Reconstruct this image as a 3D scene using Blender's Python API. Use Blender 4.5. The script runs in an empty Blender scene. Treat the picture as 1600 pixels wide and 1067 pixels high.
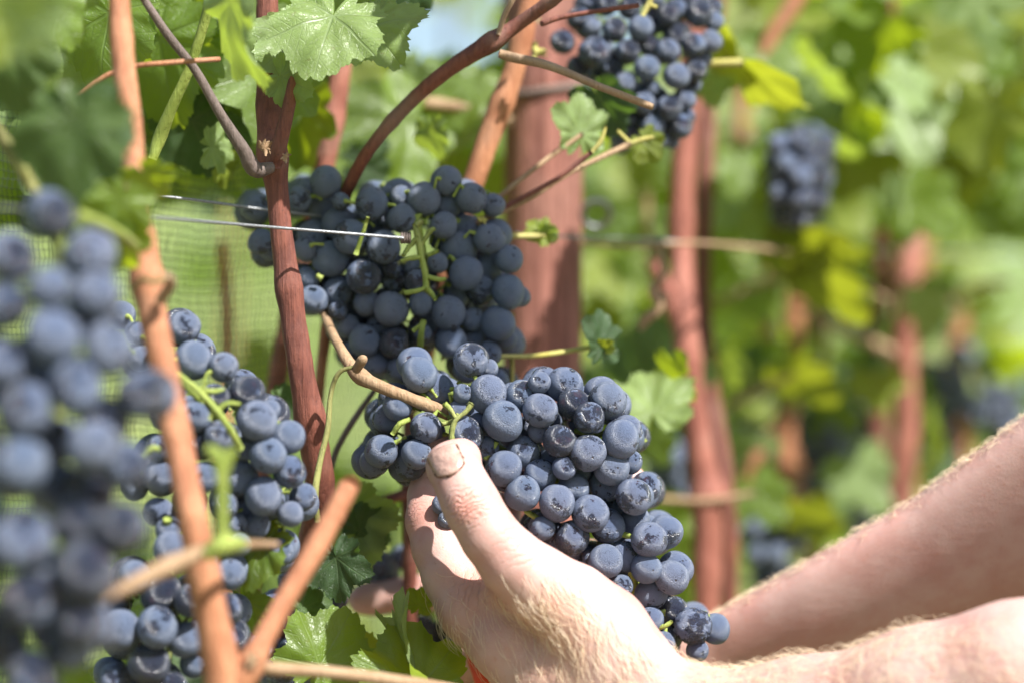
import bpy, math, random
import numpy as np
from mathutils import Vector, Matrix, Quaternion
random.seed(7); np.random.seed(7)
R = math.radians
sc = bpy.context.scene
COL = sc.collection

# ---------------------------------------------------------------- camera, sky, sun, exposure
CZ = 1.10                       # camera height (m)
D0 = 0.95                       # focus distance (m)
K = 36.0/85.0/1600.0            # metres per photo pixel per metre of depth
cam = bpy.data.cameras.new('camera'); cam.lens = 85; cam.sensor_width = 36
cam.clip_start = 0.02; cam.clip_end = 800
cam.dof.use_dof = True; cam.dof.focus_distance = D0; cam.dof.aperture_fstop = 3.9
camo = bpy.data.objects.new('camera', cam); COL.objects.link(camo)
camo.location = (0, 0, CZ); camo.rotation_euler = (R(90), 0, 0)
sc.camera = camo

SUN = Vector((0.46, -0.47, 0.755)).normalized()
world = bpy.data.worlds.new('World'); sc.world = world; world.use_nodes = True
nt = world.node_tree; bg = nt.nodes['Background']
sky = nt.nodes.new('ShaderNodeTexSky'); sky.sky_type = 'NISHITA'; sky.sun_disc = False
sky.sun_elevation = math.asin(SUN.z); sky.sun_rotation = math.atan2(SUN.x, SUN.y)
sky.air_density = 1.0; sky.dust_density = 1.5
nt.links.new(sky.outputs[0], bg.inputs[0]); bg.inputs[1].default_value = 0.082
sun = bpy.data.lights.new('sun', 'SUN'); sun.energy = 5.0; sun.angle = R(0.6); sun.color = (1.0, 0.975, 0.935)
suno = bpy.data.objects.new('sun', sun); COL.objects.link(suno)
suno.rotation_euler = SUN.to_track_quat('Z', 'Y').to_euler()
sc.view_settings.view_transform = 'Standard'; sc.view_settings.look = 'None'
sc.view_settings.exposure = 1.16; sc.view_settings.gamma = 1
sc.render.engine = 'CYCLES'
sc.cycles.use_denoising = True
sc.cycles.max_bounces = 8; sc.cycles.diffuse_bounces = 3; sc.cycles.transmission_bounces = 6
sc.cycles.transparent_max_bounces = 6; sc.cycles.caustics_reflective = False; sc.cycles.caustics_refractive = False
sc.cycles.sample_clamp_indirect = 6

# ---------------------------------------------------------------- helpers
def P(px, py, d):               # a point d metres away seen at photo pixel (px, py)
    return Vector(((px-800)*K*d, d, CZ-(py-533.5)*K*d))

def link(name, mesh, mat=None, parent=None):
    o = bpy.data.objects.new(name, mesh); COL.objects.link(o)
    if mat and not mesh.materials: mesh.materials.append(mat)
    if parent: o.parent = parent
    return o
def mesh_from(name, V, F, smooth=True):
    me = bpy.data.meshes.new(name); me.from_pydata([tuple(v) for v in V], [], [tuple(f) for f in F])
    if smooth: me.polygons.foreach_set('use_smooth', [True]*len(me.polygons))
    me.update(); return me
def tag(o, label, cat, group=None, kind=None):
    o['label'] = label; o['category'] = cat
    if group: o['group'] = group
    if kind: o['kind'] = kind
    return o
def thing(name, label, cat, loc=(0, 0, 0), group=None):
    o = bpy.data.objects.new(name, None); o.empty_display_size = .01; COL.objects.link(o)
    o.location = loc
    return tag(o, label, cat, group)
def catmull(pts, sub):
    """pts: rows of floats; smooth interpolation."""
    A = np.array(pts, float)
    if len(A) < 3:
        t = np.linspace(0, 1, sub*1+1)[:, None]; return A[0]*(1-t)+A[-1]*t
    A = np.vstack([2*A[0]-A[1], A, 2*A[-1]-A[-2]]); out = []
    for i in range(1, len(A)-2):
        p0, p1, p2, p3 = A[i-1:i+3]
        for s in range(sub):
            t = s/sub
            out.append(.5*((2*p1)+(-p0+p2)*t+(2*p0-5*p1+4*p2-p3)*t*t+(-p0+3*p1-3*p2+p3)*t**3))
    out.append(A[-2]); return np.array(out)
def tube_geo(path, rads, sides=12, bump=0.0, seed=0, cap=True, flute=0.0):
    """path Nx3 (world), rads N -> verts, faces"""
    path = np.array(path, float); n = len(path); V = []; F = []
    rng = np.random.RandomState(seed)
    T = np.gradient(path, axis=0); T /= np.linalg.norm(T, axis=1)[:, None]+1e-12
    up = np.array([0, 0, 1.]) if abs(T[0][2]) < .9 else np.array([1., 0, 0])
    nrm = np.cross(T[0], up); nrm /= np.linalg.norm(nrm)
    ph = rng.rand()*6
    for i in range(n):
        nrm = nrm-T[i]*np.dot(nrm, T[i]); nrm /= np.linalg.norm(nrm); b = np.cross(T[i], nrm)
        for s in range(sides):
            a = 2*math.pi*s/sides
            r = rads[i]*(1+bump*(rng.rand()-.5)+flute*math.sin(5*a+ph)+flute*.7*math.sin(8*a+ph*2))
            V.append(path[i]+r*(math.cos(a)*nrm+math.sin(a)*b))
    for i in range(n-1):
        for s in range(sides):
            a = i*sides+s; b2 = i*sides+(s+1) % sides
            F.append((a, b2, b2+sides, a+sides))
    if cap:
        for end, idx in ((0, 0), (n-1, (n-1)*sides)):
            c = len(V); sgn = -1 if end == 0 else 1
            V.append(path[end]+sgn*T[end]*rads[end]*.35)
            for s in range(sides):
                a, b2 = idx+s, idx+(s+1) % sides
                F.append((a, c, b2) if end else (a, b2, c))
    return V, F
class Geo:
    def __init__(s): s.V = []; s.F = []
    def add(s, V, F):
        o = len(s.V); s.V.extend(V); s.F.extend([tuple(i+o for i in f) for f in F]); return s
    def build(s, name, mat, parent=None, smooth=True):
        return link(name, mesh_from(name, s.V, s.F, smooth), mat, parent)
def ptube(pix, sub=8, sides=12, **kw):
    """pix rows: px, py, rpx, depth -> world tube geometry"""
    A = catmull(pix, sub); path = [P(a[0], a[1], a[3]) for a in A]
    rads = [max(a[2], .6)*K*a[3] for a in A]
    return tube_geo(path, rads, sides, **kw)

# ---------------------------------------------------------------- materials
class NT:
    def __init__(s, name):
        s.m = bpy.data.materials.new(name); s.m.use_nodes = True; s.t = s.m.node_tree
        s.bsdf = s.t.nodes['Principled BSDF']; s.out = s.t.nodes['Material Output']
    def n(s, typ, ins=None, **attrs):
        nd = s.t.nodes.new('ShaderNode'+typ)
        for k, v in attrs.items(): setattr(nd, k, v)
        for k, v in (ins or {}).items():
            s.set(nd.inputs[k], v)
        return nd
    def set(s, sock, v):
        if isinstance(v, bpy.types.NodeSocket): s.t.links.new(v, sock)
        elif isinstance(v, bpy.types.Node): s.t.links.new(v.outputs[0], sock)
        else: sock.default_value = v
    def math(s, op, a, b=0.0, c=None):
        nd = s.n('Math', operation=op); s.set(nd.inputs[0], a); s.set(nd.inputs[1], b)
        if c is not None: s.set(nd.inputs[2], c)
        return nd.outputs[0]
    def ramp(s, fac, stops):
        nd = s.n('ValToRGB'); s.set(nd.inputs[0], fac); e = nd.color_ramp.elements
        while len(e) < len(stops): e.new(.5)
        for el, (p, c) in zip(e, stops): el.position = p; el.color = (*c, 1) if len(c) == 3 else c
        return nd.outputs[0]
    def step(s, v, lo, hi):
        nd = s.n('MapRange', interpolation_type='SMOOTHSTEP'); s.set(nd.inputs[0], v)
        s.set(nd.inputs[1], lo); s.set(nd.inputs[2], hi); return nd.outputs[0]
    def mix(s, f, a, b):
        nd = s.n('Mix', data_type='RGBA'); s.set(nd.inputs[0], f)
        for i, v in ((6, a), (7, b)):
            s.set(nd.inputs[i], (*v, 1) if isinstance(v, tuple) and len(v) == 3 else v)
        return nd.outputs[2]
    def noise(s, co, scale, detail=3, rough=.5, out=0):
        nd = s.n('TexNoise', {'Scale': scale, 'Detail': detail, 'Roughness': rough}); s.set(nd.inputs['Vector'], co)
        return nd.outputs[out]
    def b(s, **kw):
        for k, v in kw.items():
            k = k.replace('_', ' ')
            if isinstance(v, tuple) and len(v) == 3 and s.bsdf.inputs[k].type == 'RGBA': v = (*v, 1)
            s.set(s.bsdf.inputs[k], v)
        return s
    def bump(s, h, dist, strength=1.0):
        nd = s.n('Bump', {'Strength': strength, 'Distance': dist}); s.set(nd.inputs['Height'], h)
        s.set(s.bsdf.inputs['Normal'], nd.outputs[0]); return nd

def grape_material(name, bare=.5, tint=(1, 1, 1)):
    g = NT(name); tc = g.n('TexCoord'); oi = g.n('ObjectInfo')
    rnd = oi.outputs['Random']
    off = g.n('VectorMath', {1: (37., 17., 53.)}, operation='MULTIPLY'); comb = g.n('CombineXYZ', {0: rnd, 1: rnd, 2: rnd})
    g.set(off.inputs[0], comb)
    co = g.n('VectorMath', {0: tc.outputs['Object'], 1: off}, operation='ADD').outputs[0]
    big = g.noise(co, .75, 2, .5)
    med = g.noise(co, 2.6, 6, .68)
    fine = g.noise(co, 14, 4, .7)
    r2 = g.math('FRACT', g.math('MULTIPLY', rnd, 7.31)); r3 = g.math('FRACT', g.math('MULTIPLY', rnd, 23.7))
    # rubbed patches where the waxy bloom is gone
    thr = g.math('MULTIPLY_ADD', r2, -.13, .66+(.5-bare)*.12)
    v = g.math('ADD', g.math('MULTIPLY', big, .6), g.math('MULTIPLY', med, .42))
    rub = g.step(v, thr, g.math('ADD', thr, .035))
    # crackle: thin lines in the bloom of some grapes
    wob = g.n('VectorMath', {0: co, 1: g.n('VectorMath', {0: g.noise(co, 3, 2, out=1), 1: (.35,)*3}, operation='MULTIPLY')}, operation='ADD').outputs[0]
    vor = g.n('TexVoronoi', {'Vector': wob, 'Scale': 4.6}, feature='DISTANCE_TO_EDGE').outputs['Distance']
    line = g.math('SUBTRACT', 1, g.step(vor, .008, .05))
    area = g.math('MULTIPLY', g.step(g.noise(co, 1.1, 2), .5, .6), g.step(r3, .2, .45))
    crack = g.math('MULTIPLY', g.math('MULTIPLY', line, area), .62)
    # scratches
    sx = g.n('Mapping', {'Vector': co, 'Scale': (1.2, 9, 2.2), 'Rotation': (.4, .9, .2)})
    scr = g.math('MULTIPLY', g.step(g.noise(sx, 2.4, 3, .6), .63, .70), .55)
    speck = g.step(fine, .66, .75)
    bare_f = g.n('Clamp', {0: g.math('ADD', g.math('MAXIMUM', g.math('MAXIMUM', rub, crack), scr), g.math('MULTIPLY', speck, .25))}).outputs[0]
    # scar at the blossom end (object -Z pole)
    sep = g.n('SeparateXYZ', {0: tc.outputs['Object']})
    rad = g.math('SQRT', g.math('ADD', g.math('POWER', sep.outputs[0], 2), g.math('POWER', sep.outputs[1], 2)))
    scar = g.math('MULTIPLY', g.math('SUBTRACT', 1, g.step(rad, .035, .075)), g.math('LESS_THAN', sep.outputs[2], 0))
    bloomA = g.mix(med, (.058*tint[0], .084*tint[1], .142*tint[2]), (.122*tint[0], .158*tint[1], .240*tint[2]))
    bloom = g.mix(g.math('MULTIPLY', r3, .35), bloomA, (.15, .16, .22))
    skin = g.mix(g.step(g.noise(co, 1.3, 2), .6, .75), (.012, .014, .028), (.045, .018, .03))
    skin = g.mix(g.math('MULTIPLY', g.step(fine, .45, .62), .45), skin, (.045, .06, .095))
    colr = g.mix(bare_f, bloom, skin)
    colr = g.mix(scar, colr, (.02, .015, .012))
    rough = g.math('MULTIPLY_ADD', bare_f, -.22, .38)
    g.b(Base_Color=colr, Roughness=rough, Specular_IOR_Level=.75, Sheen_Weight=.12, Sheen_Roughness=.4)
    g.b(Sheen_Tint=(.75, .85, 1))
    h = g.math('ADD', g.math('MULTIPLY', fine, .25), g.math('MULTIPLY', bare_f, -.5))
    g.bump(g.math('ADD', h, g.math('MULTIPLY', scar, -2)), .03, .5)
    return g.m
M = {}
M['grape'] = grape_material('grape_skin', .5)
M['grape_worn'] = grape_material('grape_skin_worn', .85, (.95, .95, 1.0))
M['grape_glossy'] = grape_material('grape_skin_rubbed', 1.8, (.8, .85, .95))

def leaf_material(name, col, under, trans, vein, spot=.0, yellow=0.0):
    g = NT(name); tc = g.n('TexCoord'); uv = tc.outputs['UV']; oi = g.n('ObjectInfo'); geo = g.n('NewGeometry')
    sep = g.n('SeparateXYZ', {0: uv}); x, y = sep.outputs[0], sep.outputs[1]
    tot = None; sec = None
    for a in (0, 52, -52, 108, -108):
        sa, ca = math.sin(R(a)), math.cos(R(a))
        al = g.math('ADD', g.math('MULTIPLY', x, sa), g.math('MULTIPLY', y, ca))
        pe = g.math('ABSOLUTE', g.math('SUBTRACT', g.math('MULTIPLY', x, ca), g.math('MULTIPLY', y, sa)))
        w = g.math('MULTIPLY_ADD', al, -.014, .02)
        ln = g.math('MULTIPLY', g.math('SUBTRACT', 1, g.step(g.math('DIVIDE', pe, w), .5, 1.3)), g.math('GREATER_THAN', al, 0))
        tot = ln if tot is None else g.math('MAXIMUM', tot, ln)
        s = g.math('ABSOLUTE', g.math('SUBTRACT', g.math('FRACT', g.math('MULTIPLY', g.math('SUBTRACT', al, g.math('MULTIPLY', pe, .85)), 6.5)), .5))
        s = g.math('SUBTRACT', 1, g.step(s, .02, .07))
        near = g.math('MULTIPLY', g.math('GREATER_THAN', al, 0.02), g.math('LESS_THAN', pe, g.math('MULTIPLY', al, .5)))
        s = g.math('MULTIPLY', s, near)
        sec = s if sec is None else g.math('MAXIMUM', sec, s)
    veins = g.math('MAXIMUM', tot, g.math('MULTIPLY', sec, .6))
    vor = g.n('TexVoronoi', {'Vector': uv, 'Scale': 26.}, feature='DISTANCE_TO_EDGE').outputs['Distance']
    vor2 = g.n('TexVoronoi', {'Vector': uv, 'Scale': 9.}, feature='DISTANCE_TO_EDGE').outputs['Distance']
    net = g.math('SUBTRACT', 1, g.step(vor, 0, .08))
    net2 = g.math('SUBTRACT', 1, g.step(vor2, 0, .06))
    veins = g.math('MAXIMUM', veins, g.math('MAXIMUM', g.math('MULTIPLY', net, .25), g.math('MULTIPLY', net2, .3)))
    comb = g.n('CombineXYZ', {0: oi.outputs['Random'], 1: oi.outputs['Random']})
    off = g.n('VectorMath', {0: comb, 1: (31., 47., 0)}, operation='MULTIPLY')
    co = g.n('VectorMath', {0: uv, 1: off}, operation='ADD').outputs[0]
    nz = g.noise(co, 2.5, 5, .6)
    c = g.mix(g.step(nz, .35, .7), col, tuple(v*1.5 for v in col))
    rndc = g.mix(g.math('MULTIPLY', oi.outputs['Random'], .5+yellow), c, (.16+.1*yellow, .23+.06*yellow, .03))
    if spot:
        rndc = g.mix(g.math('MULTIPLY', g.step(g.noise(co, 7, 3), .64, .72), spot), rndc, (.16, .08, .03))
    c = g.mix(g.math('MULTIPLY', veins, .55), rndc, vein)
    c = g.mix(geo.outputs['Backfacing'], c, g.mix(.5, c, under))
    g.b(Base_Color=c, Roughness=.4, Specular_IOR_Level=.7)
    g.bump(g.math('ADD', g.math('MULTIPLY', veins, -.6), nz), .0016, .5)
    tr = g.n('BsdfTranslucent'); g.set(tr.inputs[0], g.mix(g.math('MULTIPLY', veins, .35), trans, (.2, .25, .03)))
    mx = g.n('MixShader', {0: .5}); g.t.links.new(g.bsdf.outputs[0], mx.inputs[1]); g.t.links.new(tr.outputs[0], mx.inputs[2])
    g.t.links.new(mx.outputs[0], g.out.inputs[0])
    return g.m
M['leaf'] = leaf_material('vine_leaf_green', (.10, .165, .022), (.20, .26, .11), (.46, .58, .012), (.20, .28, .09), .25)
M['leaf_pale'] = leaf_material('vine_leaf_pale', (.26, .36, .14), (.3, .38, .2), (.34, .45, .04), (.26, .34, .16), .3)  # base colour lifted to include the sky's sheen on the blade
M['leaf_dark'] = leaf_material('vine_leaf_dark', (.035, .075, .03), (.09, .15, .08), (.10, .19, .02), (.12, .18, .08), .2)
M['leaf_yellow'] = leaf_material('vine_leaf_yellow', (.17, .22, .02), (.25, .30, .08), (.40, .44, .02), (.32, .34, .08), .4, .4)

def bark_material(name, c1, c2, streak=1.0, rough=.55):
    g = NT(name); tc = g.n('TexCoord'); oi = g.n('ObjectInfo')
    mp = g.n('Mapping', {'Vector': tc.outputs['Object'], 'Scale': (1, 1, .06)})
    n1 = g.noise(mp, 620, 6, .7); n2 = g.noise(tc.outputs['Object'], 70, 4, .6); n3 = g.noise(tc.outputs['Object'], 900, 2)
    f = g.step(g.math('ADD', g.math('MULTIPLY', n1, .55*streak), g.math('MULTIPLY', n2, 1-.55*streak)), .34, .68)
    c = g.mix(f, c1, c2); c = g.mix(g.math('MULTIPLY', g.step(n3, .62, .72), .5), c, tuple(v*.45 for v in c1))
    g.b(Base_Color=c, Roughness=rough, Specular_IOR_Level=.4); c2x = g.mix(g.math('MULTIPLY', g.step(g.noise(tc.outputs['Object'], 26, 3), .55, .7), .35), c, (.30, .22, .17)); g.b(Base_Color=c2x)
    g.bump(g.math('ADD', n1, g.math('MULTIPLY', n2, .6)), .0012, 1.0); return g.m
M['cane'] = bark_material('cane_bark_orange', (.30, .11, .05), (.54, .25, .13))
M['cane_dark'] = bark_material('cane_bark_red_brown', (.12, .038, .027), (.25, .085, .055))
M['cane_red'] = bark_material('cane_bark_red', (.21, .068, .045), (.42, .165, .115))
M['cane_pale'] = bark_material('cane_bark_tan', (.28, .17, .09), (.44, .30, .18))
M['cane_purple'] = bark_material('petiole_purple_grey', (.10, .075, .06), (.2, .15, .13))
M['stem_green'] = bark_material('stem_green', (.20, .26, .04), (.36, .42, .10), .4)
M['stem_yellow'] = bark_material('stem_yellow', (.38, .33, .07), (.5, .46, .16), .4)
M['stem_olive'] = bark_material('stem_olive', (.14, .13, .04), (.24, .24, .07), .4)

def post_material():
    g = NT('rusty_post'); tc = g.n('TexCoord'); o = tc.outputs['Object']
    mp = g.n('Mapping', {'Vector': o, 'Scale': (1, 1, .05)})
    n = g.noise(mp, 160, 5, .6); n2 = g.noise(o, 25, 4, .6); n3 = g.noise(mp, 600, 3, .6)
    c = g.mix(g.step(n, .3, .7), (.15, .05, .034), (.36, .15, .11)); c = g.mix(g.math('MULTIPLY', g.step(n2, .5, .65), .45), c, (.30, .15, .11))
    c = g.mix(g.math('MULTIPLY', g.step(n3, .6, .7), .6), c, (.06, .02, .015))
    g.b(Base_Color=c, Roughness=.6); g.bump(g.math('ADD', g.math('MULTIPLY', n, 2), g.math('ADD', n3, n2)), .002, .9); return g.m
M['post'] = post_material()

def skin_material():
    g = NT('skin'); tc = g.n('TexCoord'); o = tc.outputs['Object']; geo = g.n('NewGeometry')
    n1 = g.noise(o, 42, 4, .6); n2 = g.noise(o, 260, 4, .6); pores = g.n('TexVoronoi', {'Vector': o, 'Scale': 1100.}).outputs['Distance']
    c = g.mix(g.step(n1, .35, .68), (.525, .345, .30), (.46, .255, .215))
    c = g.mix(g.math('MULTIPLY', g.step(n2, .58, .72), .28), c, (.5, .22, .16))
    frk = g.noise(o, 520, 2, .5); c = g.mix(g.math('MULTIPLY', g.step(frk, .70, .74), .45), c, (.32, .15, .08))
    def blob(p, r0, r1):
        d = g.n('VectorMath', {0: o, 1: tuple(p)}, operation='DISTANCE').outputs['Value']
        return g.math('SUBTRACT', 1, g.step(d, r0, r1))
    for (p, r, colr, a) in MARKS: c = g.mix(g.math('MULTIPLY', blob(p, r*.3, r), a), c, colr)
    g.b(Base_Color=c, Roughness=.5, Specular_IOR_Level=.4, Subsurface_Weight=.22, Subsurface_Scale=.0035)
    g.b(Subsurface_Radius=(1.0, .35, .2))
    vo = g.n('TexVoronoi', {'Vector': o, 'Scale': 620.}, feature='DISTANCE_TO_EDGE').outputs['Distance']
    fine = g.math('ADD', g.math('MULTIPLY', g.step(vo, 0, .15), .35), g.math('MULTIPLY', n2, .9))
    h = g.math('MULTIPLY', fine, .00010)
    # knuckle creases: bands across the finger, fading out round each joint
    for (p, axis, r, freq, amp) in CREASES:
        d = g.n('VectorMath', {0: o, 1: tuple(axis)}, operation='DOT_PRODUCT').outputs['Value']
        dn = g.math('ADD', d, g.math('MULTIPLY', g.math('SUBTRACT', g.noise(o, 150, 3, .6), .5), .009))
        wv = g.math('POWER', g.math('ABSOLUTE', g.math('SINE', g.math('MULTIPLY', dn, freq))), .45)
        h = g.math('ADD', h, g.math('MULTIPLY', g.math('MULTIPLY', wv, blob(p, r*.25, r)), amp))
    g.bump(h, 1.0, 1.0)
    return g.m

def flat(name, c, rough=.6, **kw):
    g = NT(name); tc = g.n('TexCoord'); n = g.noise(tc.outputs['Object'], kw.pop('scale', 60), 4, .6)
    g.b(Base_Color=g.mix(g.step(n, .3, .7), tuple(v*.75 for v in c), tuple(min(1, v*1.15) for v in c)), Roughness=rough, **kw)
    g.bump(n, .002, .4); return g.m
M['wire'] = flat('galvanised_wire', (.33, .34, .35), .5, Metallic=.7, scale=900)
M['net'] = flat('net_thread', (.035, .05, .028), .6)
M['nail'] = flat('fingernail', (.43, .275, .225), .25, scale=300)
M['dirt'] = flat('dirt', (.10, .05, .03), .8)
M['red'] = flat('red_plastic', (.6, .05, .02), .45)
M['shirt'] = flat('blue_shirt_cloth', (.10, .16, .26), .85)
M['trousers'] = flat('dark_trouser_cloth', (.06, .06, .065), .9)
M['straw'] = flat('straw_hat', (.5, .38, .2), .8)
def hair_mat():
    g = NT('blonde_arm_hair'); g.b(Base_Color=(.93, .82, .64), Roughness=.4, Specular_IOR_Level=.6)
    tr = g.n('BsdfTranslucent', {0: (.95, .84, .64, 1)}); mx = g.n('MixShader', {0: .45})
    g.t.links.new(g.bsdf.outputs[0], mx.inputs[1]); g.t.links.new(tr.outputs[0], mx.inputs[2]); g.t.links.new(mx.outputs[0], g.out.inputs[0]); return g.m
M['hair'] = hair_mat()

# ---------------------------------------------------------------- setting: grassy ground rising to a hillside
def ground_z(x, y):
    s = 0.0
    if y > 2.2: s = (min(y, 34)-2.2)*.155
    if y > 34: s -= (y-34)*.01
    return s+.03*math.sin(x*1.7)*math.cos(y*1.3)
def build_ground():
    xs = sorted(set([-300, -120, -60, -30]+[i*.75 for i in range(-24, 25)]+[30, 60, 120, 300]))
    ys = sorted(set([-200, -60, -20]+[i*.75 for i in range(-8, 60)]+[50, 60, 90, 150, 300, 500]))
    V = [(x, y, ground_z(x, y)) for y in ys for x in xs]; n = len(xs)
    F = [(j*n+i, j*n+i+1, (j+1)*n+i+1, (j+1)*n+i) for j in range(len(ys)-1) for i in range(n-1)]
    g = NT('grass_ground'); o = g.n('TexCoord').outputs['Object']
    n1 = g.noise(o, 1.1, 5, .6); n2 = g.noise(o, 9, 4, .7); n3 = g.noise(o, .25, 3)
    c = g.mix(g.step(n1, .38, .62), (.11, .145, .04), (.22, .255, .08)); c = g.mix(g.math('MULTIPLY', g.step(n2, .5, .7), .6), c, (.07, .11, .02))
    c = g.mix(g.math('MULTIPLY', g.step(n3, .5, .65), .4), c, (.33, .30, .12))
    # bare soil strip under the vine row, unseen, added for warmer bounce light
    yy = g.n('SeparateXYZ', {0: o}).outputs[1]
    soil = g.mix(g.step(n2, .35, .65), (.13, .09, .062), (.24, .175, .12))
    edge = g.math('ADD', yy, g.math('MULTIPLY', n1, .5))
    band = g.math('MULTIPLY', g.step(edge, -.5, -.2), g.math('SUBTRACT', 1, g.step(edge, 1.7, 2.0)))
    c = g.mix(band, c, soil)
    g.b(Base_Color=c, Roughness=.9); g.bump(n2, .05)
    o = link('ground', mesh_from('ground', V, F), g.m); o['kind'] = 'structure'
    # grass tufts as one mass
    rng = np.random.RandomState(3); G = Geo()
    for _ in range(9000):
        y = 1.6+rng.rand()**1.5*14; x = (rng.rand()-.55)*(2+y*.7); z = ground_z(x, y)
        h = .06+.14*rng.rand(); a = rng.rand()*6.28; w = .006+.004*rng.rand(); l = .05*rng.randn()
        dx, dy = math.cos(a)*w, math.sin(a)*w
        G.add([(x-dx, y-dy, z-.01), (x+dx, y+dy, z-.01), (x+dx*.7+l*.4, y+dy*.7, z+h*.6), (x-dx*.7+l*.4, y-dy*.7, z+h*.6), (x+l, y, z+h)], [(0, 1, 2, 3), (3, 2, 4)])
    t = G.build('grass', flat('grass_blade', (.22, .31, .05), .7), smooth=False)
    tag(t, 'sunlit green grass blades covering the slope behind the vines', 'grass', kind='stuff')
build_ground()

# ---------------------------------------------------------------- leaf meshes
def leaf_mesh(name, seed, na=150, nr=9, teeth=True):
    rng = np.random.RandomState(seed)
    lobes = [(0, 1.0, .62), (52, .88, .52), (-52, .88, .52), (108, .66, .55), (-108, .66, .55), (150, .42, .5), (-150, .42, .5)]
    lobes = [(a+rng.randn()*4, L*(1+.07*rng.randn()), w*(1+.08*rng.randn())) for a, L, w in lobes]
    V = [(0, 0, 0)]; F = []; UV = [(0, 0)]
    k1, k2, k3 = rng.rand(3)*6; fold = .25+.25*rng.rand(); droop = .12+.2*rng.rand(); tw = rng.randn()*.12
    tn = 26+rng.randint(6)
    for i in range(na):
        th = -math.pi+2*math.pi*i/na
        r = .12
        for a, L, w in lobes:
            d = abs((th-R(a)+math.pi) % (2*math.pi)-math.pi)
            r = max(r, L*max(0, 1-(d/(w*1.35))**1.6*.5))
        back = max(0, 1-abs(abs(th)-math.pi)/.32); r *= 1-.85*back
        if teeth:
            ph = (th/(2*math.pi)*tn) % 1; r *= 1+.10*(ph if ph < .72 else (1-ph)/.28*.72)-.04
            r *= 1+.03*math.sin(th*61+k1)
        for j in range(1, nr+1):
            q = j/nr; x, y = r*q*math.sin(th), r*q*math.cos(th)
            z = -fold*.5*abs(x)+fold*.35*math.exp(-abs(x)*4)*0
            z = fold*.45*abs(x)**1.2-droop*(x*x+y*y)*.8+.05*q*q*math.sin(th*5+k1)+.035*q**2*math.sin(th*11+k2)+.03*math.sin(x*9+k3)*math.cos(y*8+k1)+tw*x*y
            V.append((x, y, z)); UV.append((x, y))
    for i in range(na):
        a = 1+i*nr; b = 1+((i+1) % na)*nr
        F.append((0, b, a))
        for j in range(nr-1): F.append((a+j, b+j, b+j+1, a+j+1))
    me = mesh_from(name, V, F); uvl = me.uv_layers.new(name='UVMap')
    li = np.zeros(len(me.loops), int); me.loops.foreach_get('vertex_index', li)
    uvl.data.foreach_set('uv', np.array(UV)[li].ravel()); return me
KINDS = ('leaf', 'leaf_pale', 'leaf_dark', 'leaf_yellow')
LEAF = {}; LEAFLO = {}
for kd in KINDS:
    for v in range(4):
        m = leaf_mesh('leaf_blade', v*11+5, 150, 9); m.materials.append(M[kd]); LEAF[kd, v] = m
    for v in range(4):
        m = leaf_mesh('leaf_blade', v*7+2, 44, 4); m.materials.append(M[kd]); LEAFLO[kd, v] = m
def leaf(parent, px, py, d, rpx, ang, tilt=0, turn=0, kind='leaf', v=0, petiole=None, hi=True):
    """rpx: midrib length in photo pixels; ang: where the tip points in the picture (0 up, 90 right);
    tilt: degrees the tip leans away from the camera; turn: rotation about the midrib."""
    me = (LEAF if hi else LEAFLO)[kind, v % 4]
    o = bpy.data.objects.new('leaf', me); COL.objects.link(o); o.parent = parent
    s = rpx*K*d
    # leaf space: x side, y tip, z upper face.  upper face towards the camera: world -Y
    m = Matrix(((1, 0, 0), (0, 0, -1), (0, 1, 0))).to_4x4()      # x->x, y->z, z->-y
    m = Matrix.Rotation(R(ang), 4, 'Y') @ m @ Matrix.Rotation(R(-tilt), 4, 'X') @ Matrix.Rotation(R(turn), 4, 'Y')
    base = P(px, py, d)
    par = Matrix.Translation(parent.location).inverted() if parent else Matrix()
    o.matrix_local = par @ Matrix.Translation(base) @ m @ Matrix.Scale(s, 4)
    return o

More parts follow.
